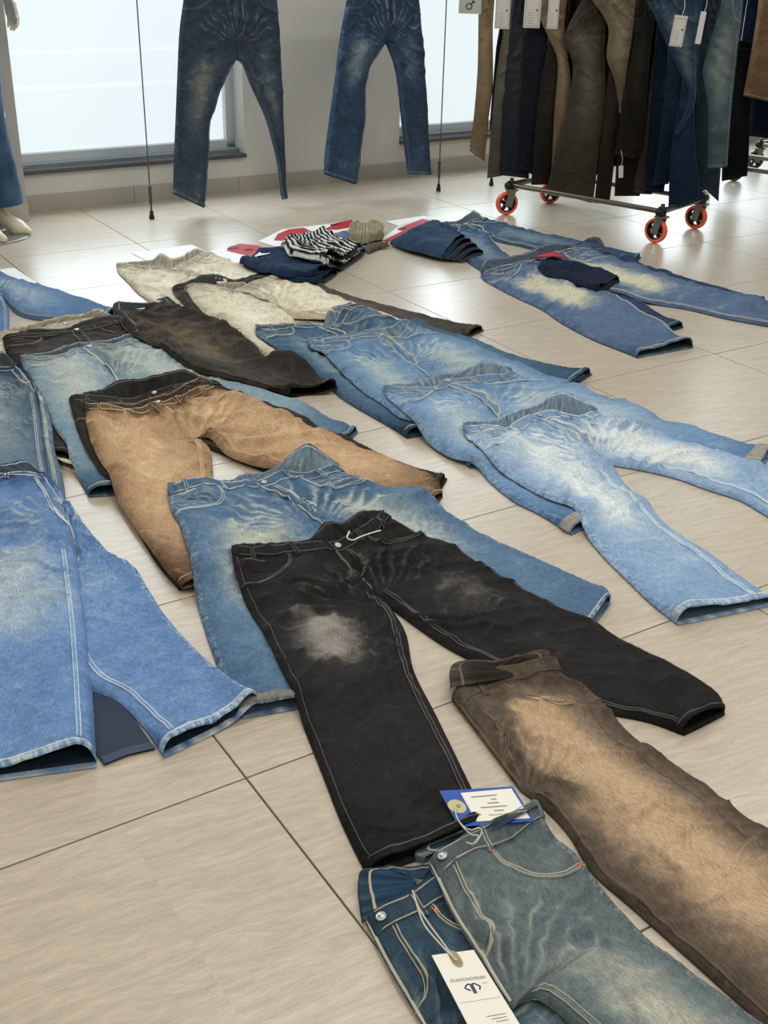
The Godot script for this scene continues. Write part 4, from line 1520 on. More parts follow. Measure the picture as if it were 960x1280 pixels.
	make_jeans(with({"at": Vector3(2.25, 0, -4.18),
		"half": true,
		"ol": [41, -384, 98, -227, 122, -41, 122, 41],
		"cl": [-190, -213, -187, -119, -198, 7],
		"il": [-210, 167, -171, 243, -27, 170]}, {"layers": 2, "slip": Vector2(0.012, 0.012)}), merged(flat, dye(rgb(22, 32, 50), rgb(38, 54, 80), rgb(72, 90, 118), {"seed": 30.0, "puff": 0.02})), "navy trousers folded flat beside the striped cloth", merged(plain, {"name": "folded_trousers", "category": "trousers"}))
	make_jeans(with({"at": Vector3(3.02, 0, -4.27),
		"half": true,
		"ol": [207, -383, 85, -74, 15, 155],
		"cl": [-175, -168, -178, -76, -176, 1],
		"il": [-151, 113, -132, 184]}, {"layers": 4, "slip": Vector2(0.024, 0.016)}), merged(flat, dye(rgb(36, 50, 68), rgb(54, 74, 98), rgb(92, 110, 132), {"seed": 31.0, "puff": 0.013})), "blue denim folded into a flat stack beside a red card", merged(plain, {"name": "folded_jeans"}))
	make_jeans({"at": Vector3(2.75, 0, -4.54),
		"half": true,
		"ol": [27, -199, 46, -82, 84, -28],
		"cl": [-162, -59, -198, 57, -222, 157],
		"il": [-169, 193, -3, 99]}, merged(flat, dye(rgb(60, 84, 116), rgb(104, 130, 160), rgb(150, 170, 186), {"seed": 32.0, "puff": 0.018})), "pale blue folded denim under the striped cloth", merged(plain, {"name": "folded_denim", "category": "denim"}))
	make_jeans({"at": Vector3(2.79, 0, -4.43),
		"half": true,
		"ol": [-39, -32, 17, -32, 30, 18],
		"cl": [-113, 48, -109, 62, -107, 80],
		"il": [-26, 31, 19, 35]}, merged(flat, dye(rgb(60, 56, 46), rgb(104, 98, 82), rgb(140, 132, 110), {"seed": 33.0, "puff": 0.008})), "narrow olive folded cloth poking out past the pale blue denim", merged(plain, {"name": "folded_cloth", "category": "cloth"}))
	make_jeans({"at": Vector3(2.87, 0, -4.65),
		"half": true,
		"ol": [-45, -94, 25, -122, 83, -112, 84, -18],
		"cl": [-174, 94, -194, 156, -195, 201],
		"il": [-143, 220, 0, 109]}, merged(flat, dye(rgb(112, 104, 82), rgb(172, 162, 132), rgb(200, 190, 160), {"seed": 34.0, "puff": 0.05, "stripe": 0.012, "stripe_color": rgb(128, 120, 96), "step": 0.005})), "beige ribbed knit bundle behind the striped cloth", merged(plain, {"name": "knit_bundle", "category": "knitwear"}))
	make_jeans(with({"at": Vector3(2.49, 0, -4.37),
		"half": true,
		"ol": [156, -339, 122, -122, 151, 19],
		"cl": [-115, -255, -239, 45, -231, 102],
		"il": [-204, 157, -202, 304]}, {"layers": 2, "slip": Vector2(0.02, 0.0)}), merged(flat, dye(rgb(22, 22, 26), rgb(30, 30, 34), rgb(40, 40, 44), {"seed": 35.0, "puff": 0.022, "stripe": 0.0168, "stripe_color": rgb(222, 220, 212), "step": 0.004, "wrinkle": 1.1})), "black cloth with white stripes folded on a red and white card", merged(plain, {"name": "striped_cloth", "category": "cloth"}))
	make_jeans({"at": Vector3(3.19, 0, -3.48),
		"half": true,
		"ol": [19, -225, 62, -130, 144, -69, 97, 101],
		"cl": [-141, -138, -144, -65, -145, -1],
		"il": [-126, 52, -107, 117, -87, 176]}, merged(flat, dye(rgb(22, 28, 44), rgb(36, 44, 64), rgb(60, 70, 92), {"seed": 36.0, "puff": 0.016})), "dark navy folded cloth lying across the bleached thigh jeans", merged(plain, {"name": "folded_cloth", "category": "cloth"}))
	lay_card("paper_label", "small white paper label on the navy folded trousers", "label", [Vector3(2.122, 0.030, -4.467), Vector3(2.227, 0.030, -4.523), Vector3(2.214, 0.030, -4.405), Vector3(2.168, 0.030, -4.398), Vector3(2.123, 0.030, -4.346)], paper)
	var tag_at := on_top([Vector3(3.160, 0.050, -3.784), Vector3(3.315, 0.050, -3.843), Vector3(3.300, 0.050, -3.712), Vector3(3.197, 0.050, -3.690)], 0.012)
	var rt := thing("red_tag", "red fabric tag in the waist of the bleached thigh jeans", "tag", Vector3(tag_at[0].x, 0, tag_at[0].z))
	flat_card("cloth", rt, tag_at, 0.002, paint(Color(0.78, 0.06, 0.10), 0.7))


func merged(a: Dictionary, b: Dictionary) -> Dictionary:
	var o := a.duplicate()
	o.merge(b, true)
	return o


func with(d: Dictionary, more: Dictionary) -> Dictionary:
	d.merge(more, true)
	return d


func hanging() -> void:
	var deep := dye(rgb(36, 44, 56), rgb(66, 80, 96), rgb(140, 140, 128), {"step": 0.006, "v0": 0.42, "mott": 0.12, "rl": 0.35, "rr": 0.25, "r0": 0.25, "r1": 0.45, "r2": 0.55, "r3": 0.8, "whisk": 0.3, "crease": 0.25, "hem": 0.08, "puff": 0.030, "open": 0.006, "thread": rgb(110, 116, 118), "inseam": 0.012, "fly_edge": rgb(60, 76, 94), "wrinkle": 1.2})
	var a := make_jeans(with({"at": Vector3(2.248, 0.046, -5.400), "frame": Basis(Vector3(1.0000, 0, 0.0000), Vector3(0.0000, 0, 1.0000), Vector3(0, -1, 0)),
		"ol": [70, -1056, 48, -949, 19, -812, -6, -602, -26, -422, -47, -237, -61, -85],
		"cl": [295, -1043, 301, -877, 305, -681],
		"il": [247, -607, 181, -466, 147, -375, 134, -224, 101, 0],
		"ir": [339, -655, 374, -569, 449, -415, 490, -284, 515, -176, 539, 0],
		"orr": [523, -1057, 533, -945, 546, -729, 554, -505, 558, -272, 562, -6]}, {"loops": [[0, 0.6], [1, 0.6]]}), merged(deep, {"seed": 41.0}), "dirty faded dark blue jeans hanging in front of the left window", {"group": ""})
	var b := make_jeans({"at": Vector3(3.107, 0.086, -5.400), "frame": Basis(Vector3(1.0000, 0, 0.0000), Vector3(0.0000, 0, 1.0000), Vector3(0, -1, 0)),
		"ol": [81, -1011, 64, -902, 23, -717, -4, -528, -37, -334, -62, -176, -67, -70],
		"cl": [283, -996, 297, -844, 296, -696],
		"il": [244, -635, 201, -579, 178, -482, 176, -323, 149, -120, 131, 0],
		"ir": [316, -664, 359, -573, 382, -473, 407, -309, 433, -162, 459, -29],
		"orr": [477, -1011, 496, -899, 536, -666, 561, -465, 588, -215, 614, -12]}, merged(deep, {"seed": 42.0, "mid": rgb(62, 82, 106), "light": rgb(146, 160, 168), "rl": 0.45, "r0": 0.2, "r1": 0.35, "r2": 0.42, "r3": 0.6}), "dark blue jeans hanging in front of the bare wall between windows")
	# each hangs from the ceiling on two thin lines
	for e in [[a, Vector3(2.326, 1.102, -5.390), Vector3(2.757, 1.103, -5.390)], [b, Vector3(3.196, 1.097, -5.390), Vector3(3.567, 1.098, -5.390)]]:
		for k in [1, 2]:
			var t := Buf.new()
			var p: Vector3 = e[k]
			var i: Transform3D = e[0].transform.affine_inverse()
			tube(t, PackedVector3Array([i * p, i * Vector3(p.x, 3.21, p.z)]), 0.0008, 5)
			part("hanging_line", t.mesh(), paint(Color(0.8, 0.8, 0.8), 0.4), e[0])
	# steel wires stretched between floor and ceiling
	var steel := paint(Color(0.42, 0.41, 0.39), 0.35, 0.8)
	var rubber := paint(Color(0.03, 0.03, 0.03), 0.6)
	for e in [[Vector3(2.086, 0.000, -5.443), "tensioned steel wire beside the left hanging jeans"], [Vector3(3.770, 0.000, -5.385), "tensioned steel wire in front of the right window"], [Vector3(4.139, 0.000, -5.383), "tensioned steel wire foot partly hidden behind the clothes rack"]]:
		var w := thing("display_wire", e[1], "wire", e[0])
		var b1 := Buf.new()
		tube(b1, PackedVector3Array([Vector3(0, 0.1, 0), Vector3(0, 3.21, 0)]), 0.0035, 8)
		part("wire", b1.mesh(), steel, w)
		part("foot", lathe(PackedVector2Array([Vector2(0.0, 0.04), Vector2(0.009, 0.04), Vector2(0.010, 0.02), Vector2(0.013, 0.016), Vector2(0.013, 0.002), Vector2(0.011, 0.0)]), 16), rubber, w)
		part("tensioner", lathe(PackedVector2Array([Vector2(0.0, 0.165), Vector2(0.004, 0.165), Vector2(0.010, 0.160), Vector2(0.010, 0.152), Vector2(0.008, 0.150), Vector2(0.008, 0.075), Vector2(0.005, 0.072), Vector2(0.005, 0.038), Vector2(0.0, 0.038)]), 16), paint(Color(0.35, 0.34, 0.33), 0.3, 0.8), w)


func caster(parent: Node3D, at: Vector3, swivel: float, tread: Color) -> void:
	var c := Node3D.new()
	c.name = "caster"
	parent.add_child(c, true)
	c.position = at
	c.rotation.y = swivel
	var orange := paint(tread, 0.4)
	var black := paint(Color(0.035, 0.035, 0.04), 0.5)
	var grey := paint(Color(0.50, 0.50, 0.47), 0.4, 0.6)
	var turn := Basis(Vector3(0, 0, 1), PI / 2)
	var tyre := part("tyre", lathe(PackedVector2Array([Vector2(0.043, 0.014), Vector2(0.053, 0.014), Vector2(0.0575, 0.010), Vector2(0.059, 0.0), Vector2(0.0575, -0.010), Vector2(0.053, -0.014), Vector2(0.043, -0.014), Vector2(0.043, 0.014)]), 32), orange, c, Vector3(0, 0.059, 0.02))
	tyre.basis = turn
	# five spokes join rim and hub
	var s := SurfaceTool.new()
	s.begin(Mesh.PRIMITIVE_TRIANGLES)
	s.append_from(lathe(PackedVector2Array([Vector2(0.038, 0.013), Vector2(0.0432, 0.013), Vector2(0.0432, -0.013), Vector2(0.038, -0.013), Vector2(0.038, 0.013)]), 32), 0, Transform3D.IDENTITY)
	s.append_from(lathe(PackedVector2Array([Vector2(0.0, 0.016), Vector2(0.016, 0.016), Vector2(0.018, 0.012), Vector2(0.018, -0.012), Vector2(0.016, -0.016), Vector2(0.0, -0.016)]), 20), 0, Transform3D.IDENTITY)
	for k in 5:
		s.append_from(box(Vector3(0.026, 0.014, 0.016)), 0, Transform3D(Basis(Vector3.UP, TAU * k / 5.0), Vector3.ZERO) * Transform3D(Basis.IDENTITY, Vector3(0.027, 0, 0)))
	var hub := part("hub", s.commit(), black, c, Vector3(0, 0.059, 0.02))
	hub.basis = turn
	var f := SurfaceTool.new()
	f.begin(Mesh.PRIMITIVE_TRIANGLES)
	for x in [-0.021, 0.021]:
		f.append_from(chamfer_box(Vector3(0.005, 0.088, 0.036), 0.001), 0, Transform3D(Basis(Vector3.RIGHT, -0.24), Vector3(x, 0.088, 0.008)))
	f.append_from(chamfer_box(Vector3(0.048, 0.008, 0.056), 0.002), 0, Transform3D(Basis.IDENTITY, Vector3(0, 0.127, -0.002)))
	var axle := Buf.new()
	tube(axle, PackedVector3Array([Vector3(-0.026, 0.059, 0.02), Vector3(0.026, 0.059, 0.02)]), 0.006, 12)
	part("fork", f.commit(), grey, c)
	part("axle", axle.mesh(), grey, c)
	part("stem", lathe(PackedVector2Array([Vector2(0.0, 0.185), Vector2(0.010, 0.185), Vector2(0.010, 0.172), Vector2(0.021, 0.170), Vector2(0.021, 0.136), Vector2(0.016, 0.130), Vector2(0.0, 0.130)]), 18), black, c)


func rack_frame(label: String, tread: Color) -> Node3D:
	var a := (Vector3(3.771, 0.000, -4.725) + Vector3(4.148, 0.000, -4.845)) * 0.5
	var b := (Vector3(4.033, 0.000, -3.919) + Vector3(4.399, 0.000, -4.009)) * 0.5
	var along := (b - a).normalized()
	var r := thing("clothes_rack", label, "clothes rack", (a + b) * 0.5, "rolling clothes racks")
	r.rotation.y = atan2(-along.z, along.x)
	var half := a.distance_to(b) * 0.5
	var deep := 0.205
	var steel := paint(Color(0.50, 0.47, 0.42), 0.3, 0.85)
	for z in [-deep, deep]:
		var t := Buf.new()
		tube(t, PackedVector3Array([Vector3(-half, 0.150, z), Vector3(half, 0.150, z)]), 0.0125, 14)
		part("long_bar", t.mesh(), steel, r)
	for x in [-half, half]:
		var t := Buf.new()
		tube(t, PackedVector3Array([Vector3(x, 0.152, -deep - 0.03), Vector3(x, 0.152, deep + 0.03)]), 0.0145, 14)
		part("end_bar", t.mesh(), steel, r)
		var u := Buf.new()
		tube(u, PackedVector3Array([Vector3(x, 0.152, -0.13), Vector3(x, 1.52, -0.13)]), 0.0125, 14)
		part("upright", u.mesh(), steel, r)
		for z in [-deep, deep]:
			caster(r, Vector3(x, 0, z), -0.6 if x < 0 else -1.65, tread)
			var cap := part("end_cap", lathe(PackedVector2Array([Vector2(0.0, 0.012), Vector2(0.014, 0.011), Vector2(0.018, 0.004), Vector2(0.018, -0.010), Vector2(0.0, -0.010)]), 16), paint(Color(0.03, 0.03, 0.03), 0.5), r, Vector3(x, 0.152, z + signf(z) * 0.034))
			cap.basis = Basis(Vector3.RIGHT, PI / 2 * signf(z))
	var rail := Buf.new()
	tube(rail, PackedVector3Array([Vector3(-half - 0.1, 1.50, -0.13), Vector3(half + 0.1, 1.50, -0.13)]), 0.0125, 14)
	part("rail", rail.mesh(), steel, r)
	return r


func rack_jeans(d: Dictionary, dark: Color, mid: Color, light: Color, label: String, seed_v: float, more := {}) -> Node3D:
	var w := dye(dark.darkened(0.15), mid.darkened(0.15), light.darkened(0.12), {"seed": seed_v, "step": 0.009, "puff": 0.020, "open": 0.012, "inseam": 0.0, "outseam": 0.010, "whisk": 0.12, "crease": 0.15, "thread": mid.lerp(light, 0.5), "fly_edge": mid, "rl": 0.4, "rw": 0.35, "inside": dark, "band_inside": dark, "dark_lining": true, "wrinkle": 1.3})
	w.merge(more, true)
	var o := make_jeans(d, w, label, {"no_button": true, "group": "jeans on the rolling rack"})
	var top := pts(d.ol)[0].lerp(pts(d.cl)[0], 0.5)
	var t := Buf.new()
	tube(t, PackedVector3Array([Vector3(top.x, 0.006, top.y + 0.01), Vector3(top.x, 0.006, -(1.512 - d.at.y))]), 0.0016, 6)
	part("hook", t.mesh(), metal_mat, o)
	return o


func racks() -> void:
	rack_frame("steel rolling clothes rack on orange casters loaded with hanging jeans", Color(0.95, 0.40, 0.24))
	var k := 0
	for e in [
		[{"at": Vector3(3.848, 0.398, -4.914), "frame": Basis(Vector3(0.8000, 0, 0.6000), Vector3(-0.6000, 0, 0.8000), Vector3(0, -1, 0)),
		"half": true,
		"ol": [24, -683, 6, -389, -5, -81, -24, -1],
		"cl": [-38, -682, -52, -565, -74, -387],
		"il": [-81, -118, -82, 0]}, rgb(20, 22, 26), rgb(34, 36, 40), rgb(54, 56, 58), "black jeans hanging behind the slim sand coloured leg on the rack"],
		[{"at": Vector3(3.757, 0.241, -4.945), "frame": Basis(Vector3(0.8000, 0, 0.6000), Vector3(-0.6000, 0, 0.8000), Vector3(0, -1, 0)),
		"half": true,
		"ol": [-2, -838, -5, -646, 12, -380, 2, -216, -6, 0],
		"cl": [-80, -836, -80, -772, -79, -673],
		"il": [-70, -457, -74, -249, -88, -53]}, rgb(98, 84, 66), rgb(152, 130, 102), rgb(178, 156, 126), "slim sand coloured trouser leg at the window end of the rack"],
		[{"at": Vector3(3.834, 0.161, -4.850), "frame": Basis(Vector3(0.8000, 0, 0.6000), Vector3(-0.6000, 0, 0.8000), Vector3(0, -1, 0)),
		"half": true,
		"ol": [34, -923, 17, -632, -20, -366, -32, -15],
		"cl": [-66, -921, -68, -832, -71, -696],
		"il": [-93, -494, -102, -253, -107, 0]}, rgb(64, 62, 54), rgb(104, 100, 88), rgb(126, 122, 108), "olive grey jeans next to the slim sand leg on the rack"],
		[{"at": Vector3(3.902, 0.172, -4.773), "frame": Basis(Vector3(0.8000, 0, 0.6000), Vector3(-0.6000, 0, 0.8000), Vector3(0, -1, 0)),
		"half": true,
		"ol": [10, -915, -13, -625, -7, -361, 9, 0],
		"cl": [-129, -911, -133, -823, -140, -688],
		"il": [-150, -375, -142, -11]}, rgb(32, 34, 40), rgb(52, 54, 60), rgb(76, 76, 80), "charcoal jeans with a white hem stitch next to the olive grey pair"],
		[{"at": Vector3(3.947, 0.177, -4.702), "frame": Basis(Vector3(0.8000, 0, 0.6000), Vector3(-0.6000, 0, 0.8000), Vector3(0, -1, 0)),
		"half": true,
		"ol": [7, -913, -6, -625, -7, -362, 7, 0],
		"cl": [-131, -909, -138, -817, -148, -676],
		"il": [-138, -396, -120, -44]}, rgb(20, 22, 28), rgb(34, 38, 46), rgb(50, 54, 62), "blue black jeans between the charcoal and dark brown pairs on the rack"],
		[{"at": Vector3(3.970, 0.153, -4.635), "frame": Basis(Vector3(0.8000, 0, 0.6000), Vector3(-0.6000, 0, 0.8000), Vector3(0, -1, 0)),
		"half": true,
		"ol": [7, -939, 3, -654, -4, -393, -6, -5],
		"cl": [-92, -937, -91, -824, -90, -651],
		"il": [-116, -389, -117, 0]}, rgb(30, 26, 25), rgb(50, 44, 41), rgb(70, 62, 56), "dark brown jeans hanging left of the tan draped pair"],
		[{"at": Vector3(3.957, 0.193, -4.594), "frame": Basis(Vector3(0.8000, 0, 0.6000), Vector3(-0.6000, 0, 0.8000), Vector3(0, -1, 0)),
		"half": true,
		"ol": [-25, -900, -30, -714, 25, -457, 41, -284, 14, -148, -25, 0],
		"cl": [-229, -895, -218, -868, -201, -826],
		"il": [-107, -665, -50, -547, -46, -330, -37, -87, -37, 0]}, rgb(84, 72, 58), rgb(138, 118, 94), rgb(176, 154, 126), "tan draped jeans hanging diagonally across the dark ones"],
		[{"at": Vector3(4.072, 0.090, -4.446), "frame": Basis(Vector3(0.8000, 0, 0.6000), Vector3(-0.6000, 0, 0.8000), Vector3(0, -1, 0)),
		"half": true,
		"ol": [-15, -1010, -17, -794, 15, -493, 10, -207, 4, 0],
		"cl": [-141, -1007, -143, -979, -146, -938],
		"il": [-210, -774, -159, -642, -166, -468, -202, -257, -236, -51]}, rgb(46, 42, 36), rgb(80, 75, 65), rgb(124, 118, 104), "broad moss grey jeans with a pale leg fade on the rack"],
		[{"at": Vector3(4.207, 0.140, -4.282), "frame": Basis(Vector3(0.8000, 0, 0.6000), Vector3(-0.6000, 0, 0.8000), Vector3(0, -1, 0)),
		"half": true,
		"ol": [-12, -967, -14, -689, 3, -362, 23, -5],
		"cl": [-130, -964, -126, -854, -120, -686],
		"il": [-120, -358, -104, 0]}, rgb(28, 26, 24), rgb(46, 43, 40), rgb(66, 62, 56), "peat brown jeans hanging low behind the khaki crumpled pair"],
		[{"at": Vector3(4.131, 0.096, -4.364), "frame": Basis(Vector3(0.8000, 0, 0.6000), Vector3(-0.6000, 0, 0.8000), Vector3(0, -1, 0)),
		"half": true,
		"ol": [19, -1008, 0, -729, -8, -399, -11, 0],
		"cl": [-92, -1005, -88, -895, -83, -727],
		"il": [-86, -397, -88, -1]}, rgb(34, 29, 26), rgb(56, 49, 44), rgb(80, 70, 62), "narrow bark brown leg reaching the lower bar of the rack"],
		[{"at": Vector3(4.110, 0.531, -4.330), "frame": Basis(Vector3(0.8000, 0, 0.6000), Vector3(-0.6000, 0, 0.8000), Vector3(0, -1, 0)),
		"half": true,
		"ol": [11, -574, 7, -392, -2, -215, -8, -63, -8, 0],
		"cl": [-232, -568, -220, -541, -203, -501],
		"il": [-116, -389, -109, -255, -60, -152, -20, -7]}, rgb(76, 70, 56), rgb(128, 118, 98), rgb(166, 154, 130), "khaki crumpled jeans tapering to a point on the rack"],
		[{"at": Vector3(4.260, 0.157, -4.230), "frame": Basis(Vector3(0.8000, 0, 0.6000), Vector3(-0.6000, 0, 0.8000), Vector3(0, -1, 0)),
		"half": true,
		"ol": [-7, -952, 0, -676, 0, -386, 7, 0],
		"cl": [-73, -950, -70, -841, -67, -674],
		"il": [-76, -384, -93, 0]}, rgb(50, 44, 38), rgb(80, 72, 62), rgb(104, 94, 82), "clay brown jeans leg behind the blackish hemmed pair"],
		[{"at": Vector3(4.178, 0.326, -4.254), "frame": Basis(Vector3(0.8000, 0, 0.6000), Vector3(-0.6000, 0, 0.8000), Vector3(0, -1, 0)),
		"half": true,
		"ol": [3, -782, -5, -496, 12, -118, -9, 0],
		"cl": [-91, -780, -92, -696, -92, -567],
		"il": [-114, -241, -124, -19]}, rgb(26, 25, 22), rgb(44, 42, 37), rgb(66, 62, 54), "short blackish brown leg with a stitched hem on the rack"],
		[{"at": Vector3(4.280, 0.175, -4.165), "frame": Basis(Vector3(0.8000, 0, 0.6000), Vector3(-0.6000, 0, 0.8000), Vector3(0, -1, 0)),
		"half": true,
		"ol": [-9, -937, -1, -663, 5, -338, 3, -4],
		"cl": [-140, -933, -132, -825, -120, -659],
		"il": [-109, -335, -91, 0]}, rgb(16, 22, 34), rgb(30, 40, 58), rgb(50, 62, 82), "narrow midnight blue leg right of the brown jeans on the rack"],
		[{"at": Vector3(4.270, 0.211, -4.122), "frame": Basis(Vector3(0.8000, 0, 0.6000), Vector3(-0.6000, 0, 0.8000), Vector3(0, -1, 0)),
		"half": true,
		"ol": [-12, -902, 1, -550, 15, -171, -3, -15],
		"cl": [-106, -900, -96, -762, -81, -547],
		"il": [-77, -168, -83, 0]}, rgb(20, 32, 48), rgb(36, 54, 76), rgb(60, 80, 102), "harbour blue leg with a dark hem hanging above the lower bar"],
		[{"at": Vector3(4.366, 0.166, -3.951), "frame": Basis(Vector3(0.8000, 0, 0.6000), Vector3(-0.6000, 0, 0.8000), Vector3(0, -1, 0)),
		"half": true,
		"ol": [-62, -953, -18, -618, 27, -298, 54, 0],
		"cl": [-169, -951, -155, -818, -135, -614],
		"il": [-101, -331, -59, -87]}, rgb(30, 40, 46), rgb(54, 68, 76), rgb(80, 94, 100), "petrol grey leg with a curled tip behind the blue ones"],
		[{"at": Vector3(4.136, 0.486, -3.935), "frame": Basis(Vector3(0.8000, 0, 0.6000), Vector3(-0.6000, 0, 0.8000), Vector3(0, -1, 0)),
		"half": true,
		"ol": [-5, -636, 2, -441, 14, -308, 24, -136, -37, 0],
		"cl": [-282, -629, -256, -586, -216, -521],
		"il": [-122, -364, -49, -251, -8, -163, -48, -3]}, rgb(30, 46, 64), rgb(54, 76, 98), rgb(120, 134, 138), "torn dark blue jeans with a folded back leg and a white tag"],
		[{"at": Vector3(4.197, 0.135, -3.927), "frame": Basis(Vector3(0.8000, 0, 0.6000), Vector3(-0.6000, 0, 0.8000), Vector3(0, -1, 0)),
		"half": true,
		"ol": [-40, -986, -40, -646, 2, -353, 77, -63],
		"cl": [-109, -984, -103, -818, -93, -558],
		"il": [-102, -278, -80, 0]}, rgb(18, 32, 48), rgb(34, 54, 78), rgb(58, 80, 104), "wide navy leg with a double hem stitch over the rack end"],
		[{"at": Vector3(4.263, 0.349, -3.803), "frame": Basis(Vector3(0.8000, 0, 0.6000), Vector3(-0.6000, 0, 0.8000), Vector3(0, -1, 0)),
		"half": true,
		"ol": [-13, -778, -13, -714, -5, -512, 7, -258, 27, -10],
		"cl": [-102, -776, -104, -744, -107, -696],
		"il": [-144, -451, -139, -394, -97, -255, -63, 0]}, rgb(52, 68, 78), rgb(88, 106, 114), rgb(150, 158, 150), "steel blue leg with a pale knee at the right end of the rack"],
	]:
		rack_jeans(e[0], e[1], e[2], e[3], e[4], 50.0 + k)
		k += 1
	for i in 6:
		rack_jeans([{"at": Vector3(4.002, 0.242, -4.774), "frame": Basis(Vector3(0.8000, 0, 0.6000), Vector3(-0.6000, 0, 0.8000), Vector3(0, -1, 0)),
		"half": true,
		"ol": [-27, -844, -6, -552, 12, -247, 21, 0],
		"cl": [-222, -839, -219, -723, -213, -547],
		"il": [-204, -240, -196, -1]}, {"at": Vector3(4.097, 0.237, -4.639), "frame": Basis(Vector3(0.8000, 0, 0.6000), Vector3(-0.6000, 0, 0.8000), Vector3(0, -1, 0)),
		"half": true,
		"ol": [-33, -854, -8, -566, 14, -264, 28, 0],
		"cl": [-210, -850, -205, -736, -197, -561],
		"il": [-184, -258, -171, -1]}, {"at": Vector3(4.177, 0.215, -4.492), "frame": Basis(Vector3(0.8000, 0, 0.6000), Vector3(-0.6000, 0, 0.8000), Vector3(0, -1, 0)),
		"half": true,
		"ol": [-39, -882, -11, -598, 15, -300, 36, 0],
		"cl": [-221, -878, -214, -765, -205, -592],
		"il": [-188, -294, -168, 0]}, {"at": Vector3(4.228, 0.269, -4.379), "frame": Basis(Vector3(0.8000, 0, 0.6000), Vector3(-0.6000, 0, 0.8000), Vector3(0, -1, 0)),
		"half": true,
		"ol": [-41, -833, -11, -552, 17, -258, 36, 0],
		"cl": [-183, -829, -176, -718, -164, -548],
		"il": [-144, -253, -125, -2]}, {"at": Vector3(4.354, 0.264, -4.235), "frame": Basis(Vector3(0.8000, 0, 0.6000), Vector3(-0.6000, 0, 0.8000), Vector3(0, -1, 0)),
		"half": true,
		"ol": [-48, -844, -14, -566, 18, -274, 44, 0],
		"cl": [-233, -839, -224, -729, -211, -560],
		"il": [-187, -267, -163, 0]}, {"at": Vector3(4.391, 0.265, -4.094), "frame": Basis(Vector3(0.8000, 0, 0.6000), Vector3(-0.6000, 0, 0.8000), Vector3(0, -1, 0)),
		"half": true,
		"ol": [-52, -848, -16, -575, 19, -289, 49, 0],
		"cl": [-219, -844, -209, -736, -194, -570],
		"il": [-168, -283, -138, -1]}][i], rgb(20, 21, 24), rgb(34, 35, 38), rgb(52, 52, 54), ["black jeans filling the rail behind the charcoal pair", "black jeans filling the rail behind the tan draped pair", "black jeans filling the rail behind the moss grey pair", "black jeans filling the rail behind the khaki crumpled pair", "black jeans filling the rail behind the midnight blue leg", "black jeans filling the rail behind the torn dark blue pair"][i], 70.0 + i)
	# tags hung from the waistbands
	var card := paint(Color(0.80, 0.80, 0.78), 0.6)
	var line := paint(Color(0.25, 0.25, 0.26), 0.6)
	var turn := Basis(Vector3(0.8, 0, 0.6), Vector3.UP, Vector3(-0.6, 0, 0.8))
	for e in [[Vector3(3.421, 1.055, -4.460), Vector3(3.428, 0.917, -4.454), 0.066, 0.0, "white hang tag above the olive and charcoal jeans on the rack"], [Vector3(3.526, 1.058, -4.381), Vector3(3.534, 0.924, -4.374), 0.074, 0.0, "white hang tag half covered by the tan draped jeans"], [Vector3(3.573, 1.062, -4.295), Vector3(3.583, 0.926, -4.288), 0.048, 0.0, "narrow white hang tag on the tan draped jeans"], [Vector3(3.938, 1.001, -3.896), Vector3(3.952, 0.876, -3.886), 0.056, -0.08, "white hang tag on a cord over the torn dark blue jeans"], [Vector3(4.001, 1.020, -3.824), Vector3(4.013, 0.890, -3.815), 0.024, -0.06, "white hang tag turned edge on beside the steel blue leg"], [Vector3(4.022, 0.311, -4.209), Vector3(4.024, 0.254, -4.207), 0.022, 0.1, "small white tag low down between the brown jeans"]]:
		var top: Vector3 = e[0]
		var bottom: Vector3 = e[1]
		var tall := top.y - bottom.y
		var t := thing("hang_tag", e[4], "tag", bottom)
		t.basis = turn * Basis(Vector3(0, 0, 1), e[3])
		part("card", box(Vector3(e[2], tall, 0.0012)), card, t, Vector3(0, tall / 2, 0))
		if e[2] > 0.04:
			for y in [0.05, 0.9]:
				part("printed_rule", box(Vector3(e[2] * 0.8, 0.0015, 0.0006)), line, t, Vector3(0, tall * y, 0.0008))
			for x in [-0.4, 0.4]:
				part("printed_rule", box(Vector3(0.001, tall * 0.85, 0.0006)), line, t, Vector3(e[2] * x, tall * 0.475, 0.0008))
			for y in 5:
				part("printed_rule", box(Vector3(e[2] * (0.30 + 0.07 * (y % 3)), 0.002, 0.0006)), paint(Color(0.55, 0.55, 0.55), 0.6), t, Vector3(-e[2] * 0.1, tall * (0.14 + 0.08 * y), 0.0008))
			part("printed_dot", lathe(PackedVector2Array([Vector2(0, 0.0006), Vector2(0.0045, 0.0006), Vector2(0.0045, 0.0)]), 12), line, t, Vector3(e[2] * 0.28, tall * 0.55, 0.0006)).basis = Basis(Vector3.RIGHT, PI / 2)
		var s := Buf.new()
		tube(s, curve_points(PackedVector3Array([Vector3(0, tall * 0.93, 0.001), Vector3(0.006, tall + 0.03, 0.004), Vector3(0.0, tall + 0.07, -0.01)])), 0.0011, 6)
		part("cord", s.mesh(), paint(Color(0.85, 0.85, 0.83), 0.6), t)
	# the little sign at the rail end carries the male symbol
	var sign_at := Vector3(3.287, 0.978, -4.510)
	var sg := thing("rail_sign", "pale card with a male symbol hanging at the window end of the rack", "sign", sign_at)
	sg.basis = turn
	part("card", box(Vector3(0.10, 0.20, 0.003)), paint(Color(0.72, 0.72, 0.70), 0.6), sg, Vector3(0, 0.10, 0))
	var ring := Buf.new()
	var circle := PackedVector3Array()
	for i in 25:
		circle.append(Vector3(cos(TAU * i / 24.0), sin(TAU * i / 24.0), 0) * 0.0125)
	tube(ring, circle, 0.0022, 6)
